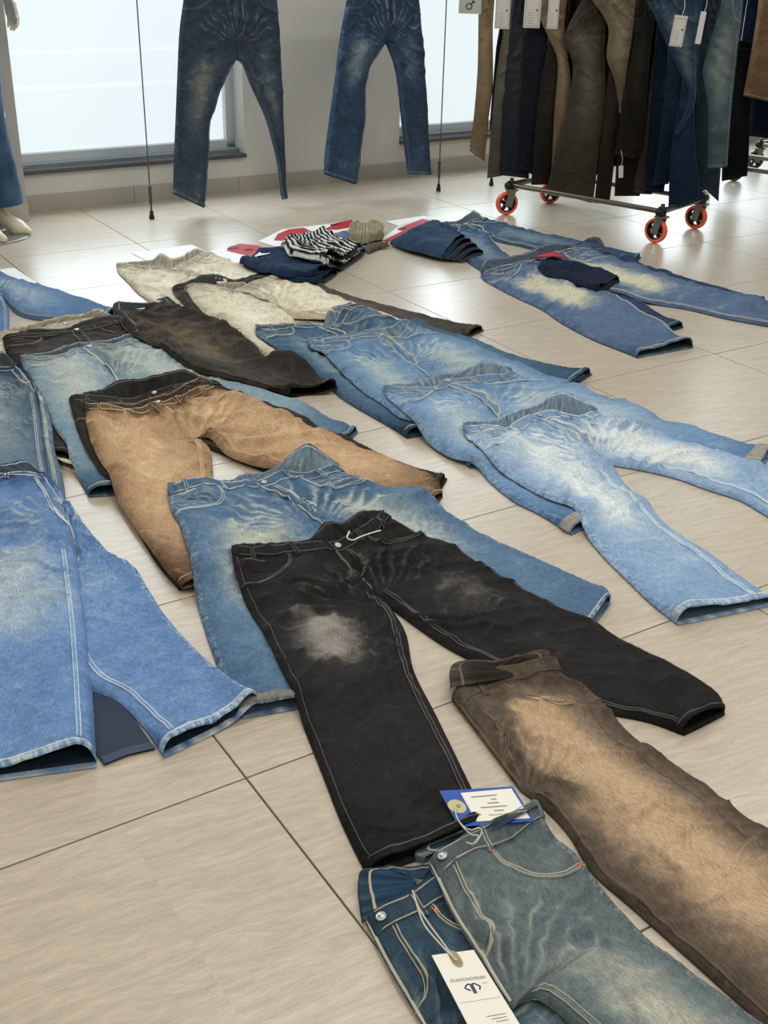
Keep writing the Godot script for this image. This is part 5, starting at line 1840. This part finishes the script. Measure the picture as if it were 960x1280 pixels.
	tube(ring, PackedVector3Array([Vector3(0.009, 0.009, 0), Vector3(0.021, 0.021, 0)]), 0.0022, 6)
	tube(ring, PackedVector3Array([Vector3(0.012, 0.022, 0), Vector3(0.022, 0.022, 0), Vector3(0.022, 0.012, 0)]), 0.0022, 6)
	part("male_symbol", ring.mesh(), paint(Color(0.06, 0.06, 0.06), 0.6), sg, Vector3(-0.004, 0.030, 0.002))
	# the rack behind, at the edge of the frame
	var second := rack_frame("second steel rolling rack behind, partly outside the frame", Color(0.30, 0.30, 0.30))
	second.position += Vector3(1.43, 0, 0.0)
	var third := rack_frame("third steel rolling rack far behind the second one", Color(0.30, 0.30, 0.30))
	third.position += Vector3(2.25, 0, -0.35)
	var far := {"outseam": 0.0, "pockets": false}
	rack_jeans({"at": Vector3(5.218, 0.092, -4.494), "frame": Basis(Vector3(0.8000, 0, 0.6000), Vector3(-0.6000, 0, 0.8000), Vector3(0, -1, 0)),
		"half": true,
		"ol": [-33, -693, -10, -367, 16, -156, 27, -35],
		"cl": [-201, -688, -186, -576, -162, -404],
		"il": [-128, -151, -109, 0]}, rgb(12, 13, 16), rgb(20, 22, 26), rgb(34, 36, 40), "black jeans hanging low beside the steel blue leg", 80.0, far)
	rack_jeans({"at": Vector3(5.233, 0.427, -4.545), "frame": Basis(Vector3(0.8000, 0, 0.6000), Vector3(-0.6000, 0, 0.8000), Vector3(0, -1, 0)),
		"half": true,
		"ol": [6, -667, -9, -512, -3, -273, 7, 0],
		"cl": [-118, -664, -114, -603, -109, -510],
		"il": [-93, -270, -81, -31]}, rgb(18, 28, 46), rgb(28, 42, 66), rgb(44, 60, 86), "navy jeans hanging between the steel blue leg and brown jacket", 81.0, far)
	rack_jeans({"at": Vector3(5.551, 0.296, -4.432), "frame": Basis(Vector3(0.8000, 0, 0.6000), Vector3(-0.6000, 0, 0.8000), Vector3(0, -1, 0)),
		"half": true,
		"ol": [-28, -485, -7, -280, 15, -112, 18, 0],
		"cl": [-343, -476, -327, -395, -301, -271],
		"il": [-280, -145, -270, -24]}, rgb(14, 20, 32), rgb(26, 36, 54), rgb(42, 54, 74), "short navy garment hanging below the brown jacket", 82.0, far)
	var flat := {"pockets": false, "inseam": 0.0, "outseam": 0.0, "whisk": 0.0, "rl": 0.3, "step": 0.009, "puff": 0.04, "seed": 83.0, "open": 0.02}
	make_jeans({"at": Vector3(5.358, 0.499, -4.326), "frame": Basis(Vector3(0.8000, 0, 0.6000), Vector3(-0.6000, 0, 0.8000), Vector3(0, -1, 0)),
		"half": true,
		"ol": [-36, -604, -2, -375, 10, -218, 29, 0],
		"cl": [-287, -597, -284, -537, -279, -445],
		"il": [-280, -249, -286, -55]}, merged(flat, dye(rgb(74, 58, 44), rgb(112, 90, 68), rgb(140, 116, 90))), "brown work jacket hanging on the second rack", {"plain": true, "name": "jacket", "category": "jacket"})


# ------------------------------------------------------------------ figures as distance fields
func capsule_far(p: Vector3, bone: Array) -> float:
	var a: Vector3 = bone[0]
	var b: Vector3 = bone[1]
	var ab := b - a
	var h := clampf((p - a).dot(ab) / maxf(ab.length_squared(), 1e-9), 0.0, 1.0)
	return (p - a - ab * h).length() - lerpf(bone[2], bone[3], h)


func surface_nets(bones: Array, cell: float, soft: float, tint: Color, out: Buf) -> void:
	# one vertex in each crossed cell, one quad round each crossed edge
	var lo := Vector3.INF
	var hi := -Vector3.INF
	for e in bones:
		for k in 2:
			lo = lo.min(e[k] - Vector3.ONE * (e[2 + k] + cell * 2.0))
			hi = hi.max(e[k] + Vector3.ONE * (e[2 + k] + cell * 2.0))
	var n := Vector3i(((hi - lo) / cell).ceil()) + Vector3i.ONE
	var f := PackedFloat32Array()
	f.resize(n.x * n.y * n.z)
	f.fill(1.0)
	for e in bones:
		var pad := Vector3.ONE * (maxf(e[2], e[3]) + soft * 2.0 + cell * 2.0)
		var i0 := Vector3i((((e[0] as Vector3).min(e[1]) - pad - lo) / cell).floor()).clamp(Vector3i.ZERO, n - Vector3i.ONE)
		var i1 := Vector3i((((e[0] as Vector3).max(e[1]) + pad - lo) / cell).ceil()).clamp(Vector3i.ZERO, n - Vector3i.ONE)
		for z in range(i0.z, i1.z + 1):
			for y in range(i0.y, i1.y + 1):
				for x in range(i0.x, i1.x + 1):
					var at := (z * n.y + y) * n.x + x
					var d := capsule_far(lo + Vector3(x, y, z) * cell, e)
					var h := clampf(0.5 + 0.5 * (f[at] - d) / soft, 0.0, 1.0)
					f[at] = lerpf(f[at], d, h) - soft * h * (1.0 - h)
	var ids := {}
	var first := out.v.size()
	var sx := 1
	var sy := n.x
	var sz := n.x * n.y
	for z in n.z - 1:
		for y in n.y - 1:
			for x in n.x - 1:
				var at := z * sz + y * sy + x
				var inside := 0
				for k in 8:
					if f[at + (k & 1) * sx + ((k >> 1) & 1) * sy + ((k >> 2) & 1) * sz] < 0.0:
						inside += 1
				if inside == 0 or inside == 8:
					continue
				var sum := Vector3.ZERO
				var cnt := 0
				for k in 8:
					for ax in 3:
						if k & (1 << ax):
							continue
						var k2 := k | (1 << ax)
						var f0 := f[at + (k & 1) * sx + ((k >> 1) & 1) * sy + ((k >> 2) & 1) * sz]
						var f1 := f[at + (k2 & 1) * sx + ((k2 >> 1) & 1) * sy + ((k2 >> 2) & 1) * sz]
						if (f0 < 0.0) != (f1 < 0.0):
							var p0 := Vector3(k & 1, (k >> 1) & 1, (k >> 2) & 1)
							var p1 := Vector3(k2 & 1, (k2 >> 1) & 1, (k2 >> 2) & 1)
							sum += p0.lerp(p1, f0 / (f0 - f1))
							cnt += 1
				ids[at] = out.add(lo + (Vector3(x, y, z) + sum / cnt) * cell, Vector3.UP, tint)
	for at in ids:
		for ax in 3:
			var step: int = [sx, sy, sz][ax]
			var b: int = [sy, sz, sx][ax]
			var c: int = [sz, sx, sy][ax]
			if (f[at] < 0.0) == (f[at + step] < 0.0):
				continue
			if not (ids.has(at - b) and ids.has(at - c) and ids.has(at - b - c)):
				continue
			var q := [ids[at], ids[at - b], ids[at - b - c], ids[at - c]]
			if f[at] < 0.0:
				out.ix.append_array([q[0], q[2], q[1], q[0], q[3], q[2]])
			else:
				out.ix.append_array([q[0], q[1], q[2], q[0], q[2], q[3]])
	out.smooth(first)


func mannequin() -> void:
	var m := thing("mannequin", "cream display mannequin in flared blue jeans cut off by the frame", "mannequin", Vector3(1.300, 0, -5.44))
	m.rotation.y = 0.62
	var skin := Color(0.86, 0.83, 0.74)
	var gloss := StandardMaterial3D.new()
	gloss.resource_name = "mannequin_shell"
	gloss.vertex_color_use_as_albedo = true
	gloss.vertex_color_is_srgb = true
	gloss.roughness = 0.32
	# standing body, facing +z; the arms hang a little bent
	var bones := []
	for s: float in [-1.0, 1.0]:
		bones.append([Vector3(s * 0.085, 0.94, 0), Vector3(s * 0.085, 0.52, 0.015), 0.082, 0.052])
		bones.append([Vector3(s * 0.085, 0.52, 0.015), Vector3(s * 0.080, 0.11, -0.025), 0.052, 0.034])
		bones.append([Vector3(s * 0.080, 0.11, -0.025), Vector3(s * 0.082, 0.045, -0.045), 0.034, 0.034])
		bones.append([Vector3(s * 0.080, 0.085, -0.02), Vector3(s * 0.086, 0.035, 0.085), 0.036, 0.030])
		bones.append([Vector3(s * 0.086, 0.034, 0.085), Vector3(s * 0.086, 0.022, 0.145), 0.033, 0.017])
		bones.append([Vector3(s * 0.17, 1.44, -0.01), Vector3(s * 0.225, 1.20, -0.04), 0.050, 0.040])
		bones.append([Vector3(s * 0.225, 1.20, -0.04), Vector3(s * 0.235, 1.03, 0.055), 0.038, 0.024])
	bones.append([Vector3(0, 0.98, 0), Vector3(0, 1.16, 0.01), 0.125, 0.105])
	bones.append([Vector3(0, 1.16, 0.01), Vector3(0, 1.38, 0.0), 0.11, 0.13])
	bones.append([Vector3(-0.12, 1.42, 0), Vector3(0.12, 1.42, 0), 0.075, 0.075])
	bones.append([Vector3(0, 1.45, 0), Vector3(0, 1.60, 0.015), 0.052, 0.048])
	bones.append([Vector3(0, 1.66, 0.03), Vector3(0, 1.76, 0.01), 0.070, 0.085])
	bones.append([Vector3(0, 1.655, 0.10), Vector3(0, 1.69, 0.105), 0.010, 0.008])
	var body := Buf.new()
	surface_nets(bones, 0.012, 0.03, skin, body)
	for s: float in [-1.0, 1.0]:
		var hand := []
		var w := Vector3(s * 0.235, 1.03, 0.055)
		var down := Vector3(s * 0.02, -1.0, 0.22).normalized()
		var wide := Vector3(-s * 0.25, 0.2, 1.0).normalized()
		wide = (wide - down * wide.dot(down)).normalized()
		var palm := down.cross(wide).normalized() * s
		hand.append([w, w + down * 0.03, 0.024, 0.023])
		for k in 4:
			var root := w + down * 0.085 + wide * (0.030 - 0.020 * k)
			hand.append([w + down * 0.025 + wide * (0.010 - 0.007 * k), root, 0.017, 0.0125])
			var len: float = [0.072, 0.080, 0.074, 0.058][k]
			var j1 := root + (down + palm * 0.12).normalized() * len * 0.42
			var j2 := j1 + (down + palm * 0.40).normalized() * len * 0.32
			var tip := j2 + (down + palm * 0.75).normalized() * len * 0.26
			hand.append([root, j1, 0.0095, 0.0088])
			hand.append([j1, j2, 0.0088, 0.0078])
			hand.append([j2, tip, 0.0078, 0.0062])
		var t0 := w + down * 0.03 + wide * 0.014
		var t1 := t0 + (down * 0.75 + wide * 0.75 + palm * 0.3).normalized() * 0.042
		var t2 := t1 + (down + wide * 0.25 + palm * 0.2).normalized() * 0.034
		var t3 := t2 + (down + palm * 0.35).normalized() * 0.024
		hand.append([t0, t1, 0.015, 0.0105])
		hand.append([t1, t2, 0.0105, 0.009])
		hand.append([t2, t3, 0.009, 0.0068])
		surface_nets(hand, 0.0035, 0.006, skin, body)
	part("figure", body.mesh(), gloss, m)
	part("base_plate", lathe(PackedVector2Array([Vector2(0.0, 0.010), Vector2(0.168, 0.010), Vector2(0.175, 0.006), Vector2(0.175, 0.0)]), 48), paint(Color(0.55, 0.55, 0.52), 0.25, 0.3), m)
	# flared jeans worn by the mannequin
	var jeans := Buf.new()
	var rows := 40
	for s: float in [-1.0, 1.0]:
		var first := jeans.v.size()
		for j in rows + 1:
			var t := float(j) / rows
			var y := lerpf(1.05, 0.135, t)
			var centre := Vector3(s * lerpf(0.075, 0.082, t), y, lerpf(0.0, -0.005, t))
			var r := lerpf(0.105, 0.072, smoothstep(0.0, 0.55, t)) + 0.028 * smoothstep(0.6, 1.0, t)
			for k in 25:
				var an := TAU * k / 24.0
				var q := r * (1.0 + 0.05 * sin(an * 3.0 + t * 6.0) + 0.03 * noise_mid.get_noise_2d(t * 12.0, an * 2.0 + s))
				var v := 0.5 + 0.5 * noise_wide.get_noise_2d(t * 4.0, an) + 0.3 * maxf(0.0, cos(an - PI / 2)) * bump(t, 0.15, 0.6, 0.1)
				var col := rgb(36, 60, 88).lerp(rgb(104, 132, 158), clampf(v, 0.0, 1.0))
				if absf(an - 0.05) < 0.15 and k % 2 == 0:
					col = rgb(120, 140, 158)
				jeans.add(centre + Vector3(cos(an) * q, 0, sin(an) * q * 1.08), Vector3.UP, col, Vector2(an * r, t * 0.9) / UVM)
		jeans.sheet(first, rows + 1, 25, false)
	jeans.smooth()
	part("jeans", jeans.mesh(), denim_mat, m)
	# brown jacket: trunk and sleeves down to the wrists
	var coat := Buf.new()
	surface_nets([[Vector3(0, 1.0, 0), Vector3(0, 1.2, 0.01), 0.135, 0.118], [Vector3(0, 1.2, 0.01), Vector3(0, 1.40, 0), 0.118, 0.138], [Vector3(-0.13, 1.44, 0), Vector3(0.13, 1.44, 0), 0.088, 0.088],
		[Vector3(-0.17, 1.44, -0.01), Vector3(-0.225, 1.20, -0.04), 0.064, 0.055], [Vector3(-0.225, 1.20, -0.04), Vector3(-0.234, 1.05, 0.045), 0.053, 0.036],
		[Vector3(0.17, 1.44, -0.01), Vector3(0.225, 1.20, -0.04), 0.064, 0.055], [Vector3(0.225, 1.20, -0.04), Vector3(0.234, 1.05, 0.045), 0.053, 0.036]], 0.014, 0.02, rgb(70, 52, 44), coat)
	part("jacket", coat.mesh(), thread_mat, m)


func print_line(parent: Node3D, text: String, at: Vector3, along: Vector3, up: Vector3, width: float, m: Material) -> void:
	# raised ink: thin letters laid on a card
	var t := TextMesh.new()
	var f := SystemFont.new()
	f.font_names = PackedStringArray(["Droid Sans"])
	t.font = f
	t.text = text
	t.font_size = 24
	t.depth = 0.0002
	t.pixel_size = 0.0005
	t.curve_step = 1.0
	var w := t.get_aabb().size.x
	t.pixel_size = 0.0005 * width / maxf(w, 1e-5)
	var o := part("lettering", t, m, parent)
	var x := along.normalized()
	var z := x.cross(up).normalized()
	var y := z.cross(x).normalized()
	o.transform = Transform3D(Basis(x, y, z), at - parent.position)


func tag_frame(c: Array) -> Array:
	# corners: top left, top right, bottom right, bottom left of the print
	var along: Vector3 = (c[1] - c[0]).normalized()
	var up: Vector3 = (c[0] - c[3]).normalized()
	return [along, up]


func hang_tag_card(called: String, label: String, c: Array, m: Material, lift: float) -> Node3D:
	# a stiff card: it stays flat and rests on the highest of what is below it
	var t := thing(called, label, "tag", Vector3((c[0].x + c[2].x) / 2, 0, (c[0].z + c[2].z) / 2))
	flat_card("card", t, c, 0.0008, m, lift)
	return t


func on_plane(c: Array, u: float, v: float, lift := 0.0) -> Vector3:
	# u across from the left, v down from the top
	var p: Vector3 = (c[0] as Vector3).lerp(c[1], u).lerp((c[3] as Vector3).lerp(c[2], u), v)
	return p + Vector3(0, lift, 0)


func cords_and_tags() -> void:
	var white := paint(Color(0.93, 0.92, 0.88), 0.6)
	var blue := paint(Color(0.10, 0.30, 0.68), 0.5)
	var navy := paint(Color(0.09, 0.11, 0.33), 0.6)
	var grey := paint(Color(0.52, 0.52, 0.52), 0.6)
	var kraft := paint(Color(0.62, 0.58, 0.44), 0.7)
	var cord := paint(Color(0.80, 0.79, 0.74), 0.7)
	# blue tag lying on the black leg
	var c := [Vector3(0.884, 0.034, -1.187), Vector3(0.995, 0.034, -1.134), Vector3(0.974, 0.034, -1.050), Vector3(0.862, 0.034, -1.101)]
	var t := hang_tag_card("hang_tag", "blue hang tag with a white printed panel lying beside the black leg", c, blue, 0.0)
	var panel := [on_plane(c, 0.26, 0.10), on_plane(c, 0.965, 0.06), on_plane(c, 0.965, 0.92), on_plane(c, 0.26, 0.90)]
	flat_card("white_panel", t, panel, 0.0003, white, 0.0009)
	var fr := tag_frame(c)
	var lines := [[0.16, 0.50, 0.40], [0.29, 0.10, 0.55], [0.41, 0.22, 0.50], [0.54, 0.50, 0.47], [0.67, 0.18, 0.52]]
	for e in lines:
		var a := on_plane(panel, e[2] - e[1] / 2, e[0])
		var b := on_plane(panel, e[2] + e[1] / 2, e[0])
		var dn := on_plane(panel, e[2], e[0] + 0.035) - on_plane(panel, e[2], e[0])
		flat_card("printed_rule", t, [a, b, b + dn, a + dn], 0.0002, grey, 0.0013)
	print_line(t, "Diamond Fabrics Limited", on_plane(panel, 0.52, 0.82, 0.0015), fr[0], fr[1], 0.040, paint(Color(0.2, 0.2, 0.22), 0.6))
	var eye := on_plane(c, 0.135, 0.46, 0.0012)
	var patch := []
	for i in 16:
		var an := TAU * i / 16.0
		var q := Vector2(cos(an) * 0.115, sin(an) * 0.19)
		if q.x < 0.0:
			q.x *= 1.15
		patch.append(on_plane(c, 0.125 + q.x * 0.95, 0.46 + q.y))
	flat_card("reinforcing_patch", t, patch, 0.0003, paint(Color(0.78, 0.74, 0.56), 0.7), 0.0009)
	eyelet(t, eye)
	var s := Buf.new()
	tube(s, curve_points(shifted(PackedVector3Array([Vector3(0.884, 0.036, -1.140), Vector3(0.867, 0.045, -1.116), Vector3(0.857, 0.052, -1.088), Vector3(0.855, 0.062, -1.063), Vector3(0.866, 0.066, -1.056), Vector3(0.867, 0.062, -1.050), Vector3(0.851, 0.058, -1.040), Vector3(0.840, 0.058, -1.039)]), -t.position)), 0.0011, 8)
	tube(s, curve_points(shifted(PackedVector3Array([Vector3(0.883, 0.036, -1.140), Vector3(0.864, 0.047, -1.111), Vector3(0.853, 0.056, -1.078), Vector3(0.849, 0.064, -1.052), Vector3(0.855, 0.066, -1.042), Vector3(0.843, 0.060, -1.038), Vector3(0.836, 0.058, -1.047)]), -t.position)), 0.0011, 8)
	part("cord", s.mesh(), cord, t)
	# white tag on the lower folded pair
	var d := [Vector3(0.674, 0.048, -0.902), Vector3(0.729, 0.048, -0.880), Vector3(0.703, 0.048, -0.715), Vector3(0.641, 0.048, -0.736)]
	var w := hang_tag_card("hang_tag", "white hang tag printed with a blue logo on the teal folded jeans", d, white, 0.0)
	var fw := tag_frame(d)
	var ink := paint(Color(0.40, 0.40, 0.44), 0.6)
	print_line(w, "DIAMONDENIM", on_plane(d, 0.50, 0.285, 0.0011), (Vector3(0.716, 0.050, -0.835) - Vector3(0.668, 0.050, -0.855)), fw[1], 0.047, ink)
	# the logo: two mirrored angular loops with a double stem
	var logo := [[-1.0, 0.10, -0.5, 0.62], [-0.5, 0.62, -0.12, 0.62], [-0.12, 0.62, -0.12, -0.9], [-1.0, 0.10, -0.42, -0.42], [1.0, 0.10, 0.5, 0.62], [0.5, 0.62, 0.12, 0.62], [0.12, 0.62, 0.12, -0.9], [1.0, 0.10, 0.72, -0.42]]
	var ax: Vector3 = (Vector3(0.716, 0.050, -0.835) - Vector3(0.668, 0.050, -0.855)).normalized()
	var ay: Vector3 = fw[1]
	var lc := on_plane(d, 0.50, 0.375, 0.0008)
	for e in logo:
		var a: Vector3 = lc + ax * e[0] * 0.0105 + ay * e[1] * 0.0105
		var b: Vector3 = lc + ax * e[2] * 0.0105 + ay * e[3] * 0.0105
		var dir := (b - a).normalized()
		var off := dir.cross(Vector3.UP).normalized() * 0.0011
		flat_card("logo_stroke", w, [a - off, b - off, b + off, a + off], 0.0002, navy, 0.0)
	for e in [[0.345, 0.74, 0.88, 0.0007], [0.50, 0.06, 0.94, 0.0004], [0.66, 0.45, 0.86, 0.0011], [0.69, 0.52, 0.84, 0.0011], [0.72, 0.58, 0.84, 0.0011], [0.79, 0.66, 0.80, 0.0018]]:
		var a := on_plane(d, e[1], e[0])
		var b := on_plane(d, e[2], e[0])
		var off: Vector3 = fw[1] * e[3] * 0.5
		flat_card("printed_rule", w, [a - off, b - off, b + off, a + off], 0.0002, grey, 0.0009)
	var ring := []
	for i in 16:
		var an := TAU * i / 16.0
		ring.append(on_plane(d, 0.485 + 0.125 * cos(an), 0.085 + 0.075 * sin(an) - (0.03 if sin(an) < 0.0 else 0.0)))
	flat_card("reinforcing_patch", w, ring, 0.0003, kraft, 0.0009)
	eyelet(w, on_plane(d, 0.485, 0.10, 0.0012))
	var s2 := Buf.new()
	tube(s2, curve_points(shifted(PackedVector3Array([Vector3(0.715, 0.052, -1.012), Vector3(0.704, 0.052, -0.978), Vector3(0.701, 0.050, -0.944), Vector3(0.698, 0.052, -0.910), Vector3(0.696, 0.051, -0.876)]), -w.position)), 0.0012, 8)
	tube(s2, curve_points(shifted(PackedVector3Array([Vector3(0.715, 0.052, -1.012), Vector3(0.706, 0.056, -0.991), Vector3(0.694, 0.052, -0.951), Vector3(0.694, 0.051, -0.909), Vector3(0.697, 0.051, -0.875)]), -w.position)), 0.0012, 8)
	part("cord", s2.mesh(), cord, w)
	# a loose white string through the belt loop of the black jeans
	var k := Buf.new()
	var p0 := Vector3(1.193, 0.060, -1.992)
	var st := thing("string", "loose white string threaded through a belt loop of the black jeans", "string", Vector3(p0.x, 0, p0.z))
	tube(k, curve_points(shifted(PackedVector3Array([Vector3(1.194, 0.062, -2.005), Vector3(1.174, 0.062, -1.981), Vector3(1.177, 0.064, -1.961), Vector3(1.199, 0.064, -1.966), Vector3(1.228, 0.062, -1.972), Vector3(1.259, 0.062, -1.973)]), -st.position)), 0.0015, 8)
	part("strand", k.mesh(), paint(Color(0.93, 0.93, 0.92), 0.7), st)


func eyelet(parent: Node3D, at: Vector3) -> void:
	part("eyelet", lathe(PackedVector2Array([Vector2(0.0016, 0.0010), Vector2(0.0030, 0.0012), Vector2(0.0038, 0.0006), Vector2(0.0038, 0.0)]), 16), paint(Color(0.60, 0.57, 0.45), 0.4, 0.4), parent, at - parent.position)


func shifted(p: PackedVector3Array, by: Vector3) -> PackedVector3Array:
	var o := PackedVector3Array()
	for e in p:
		o.append(e + by)
	return o
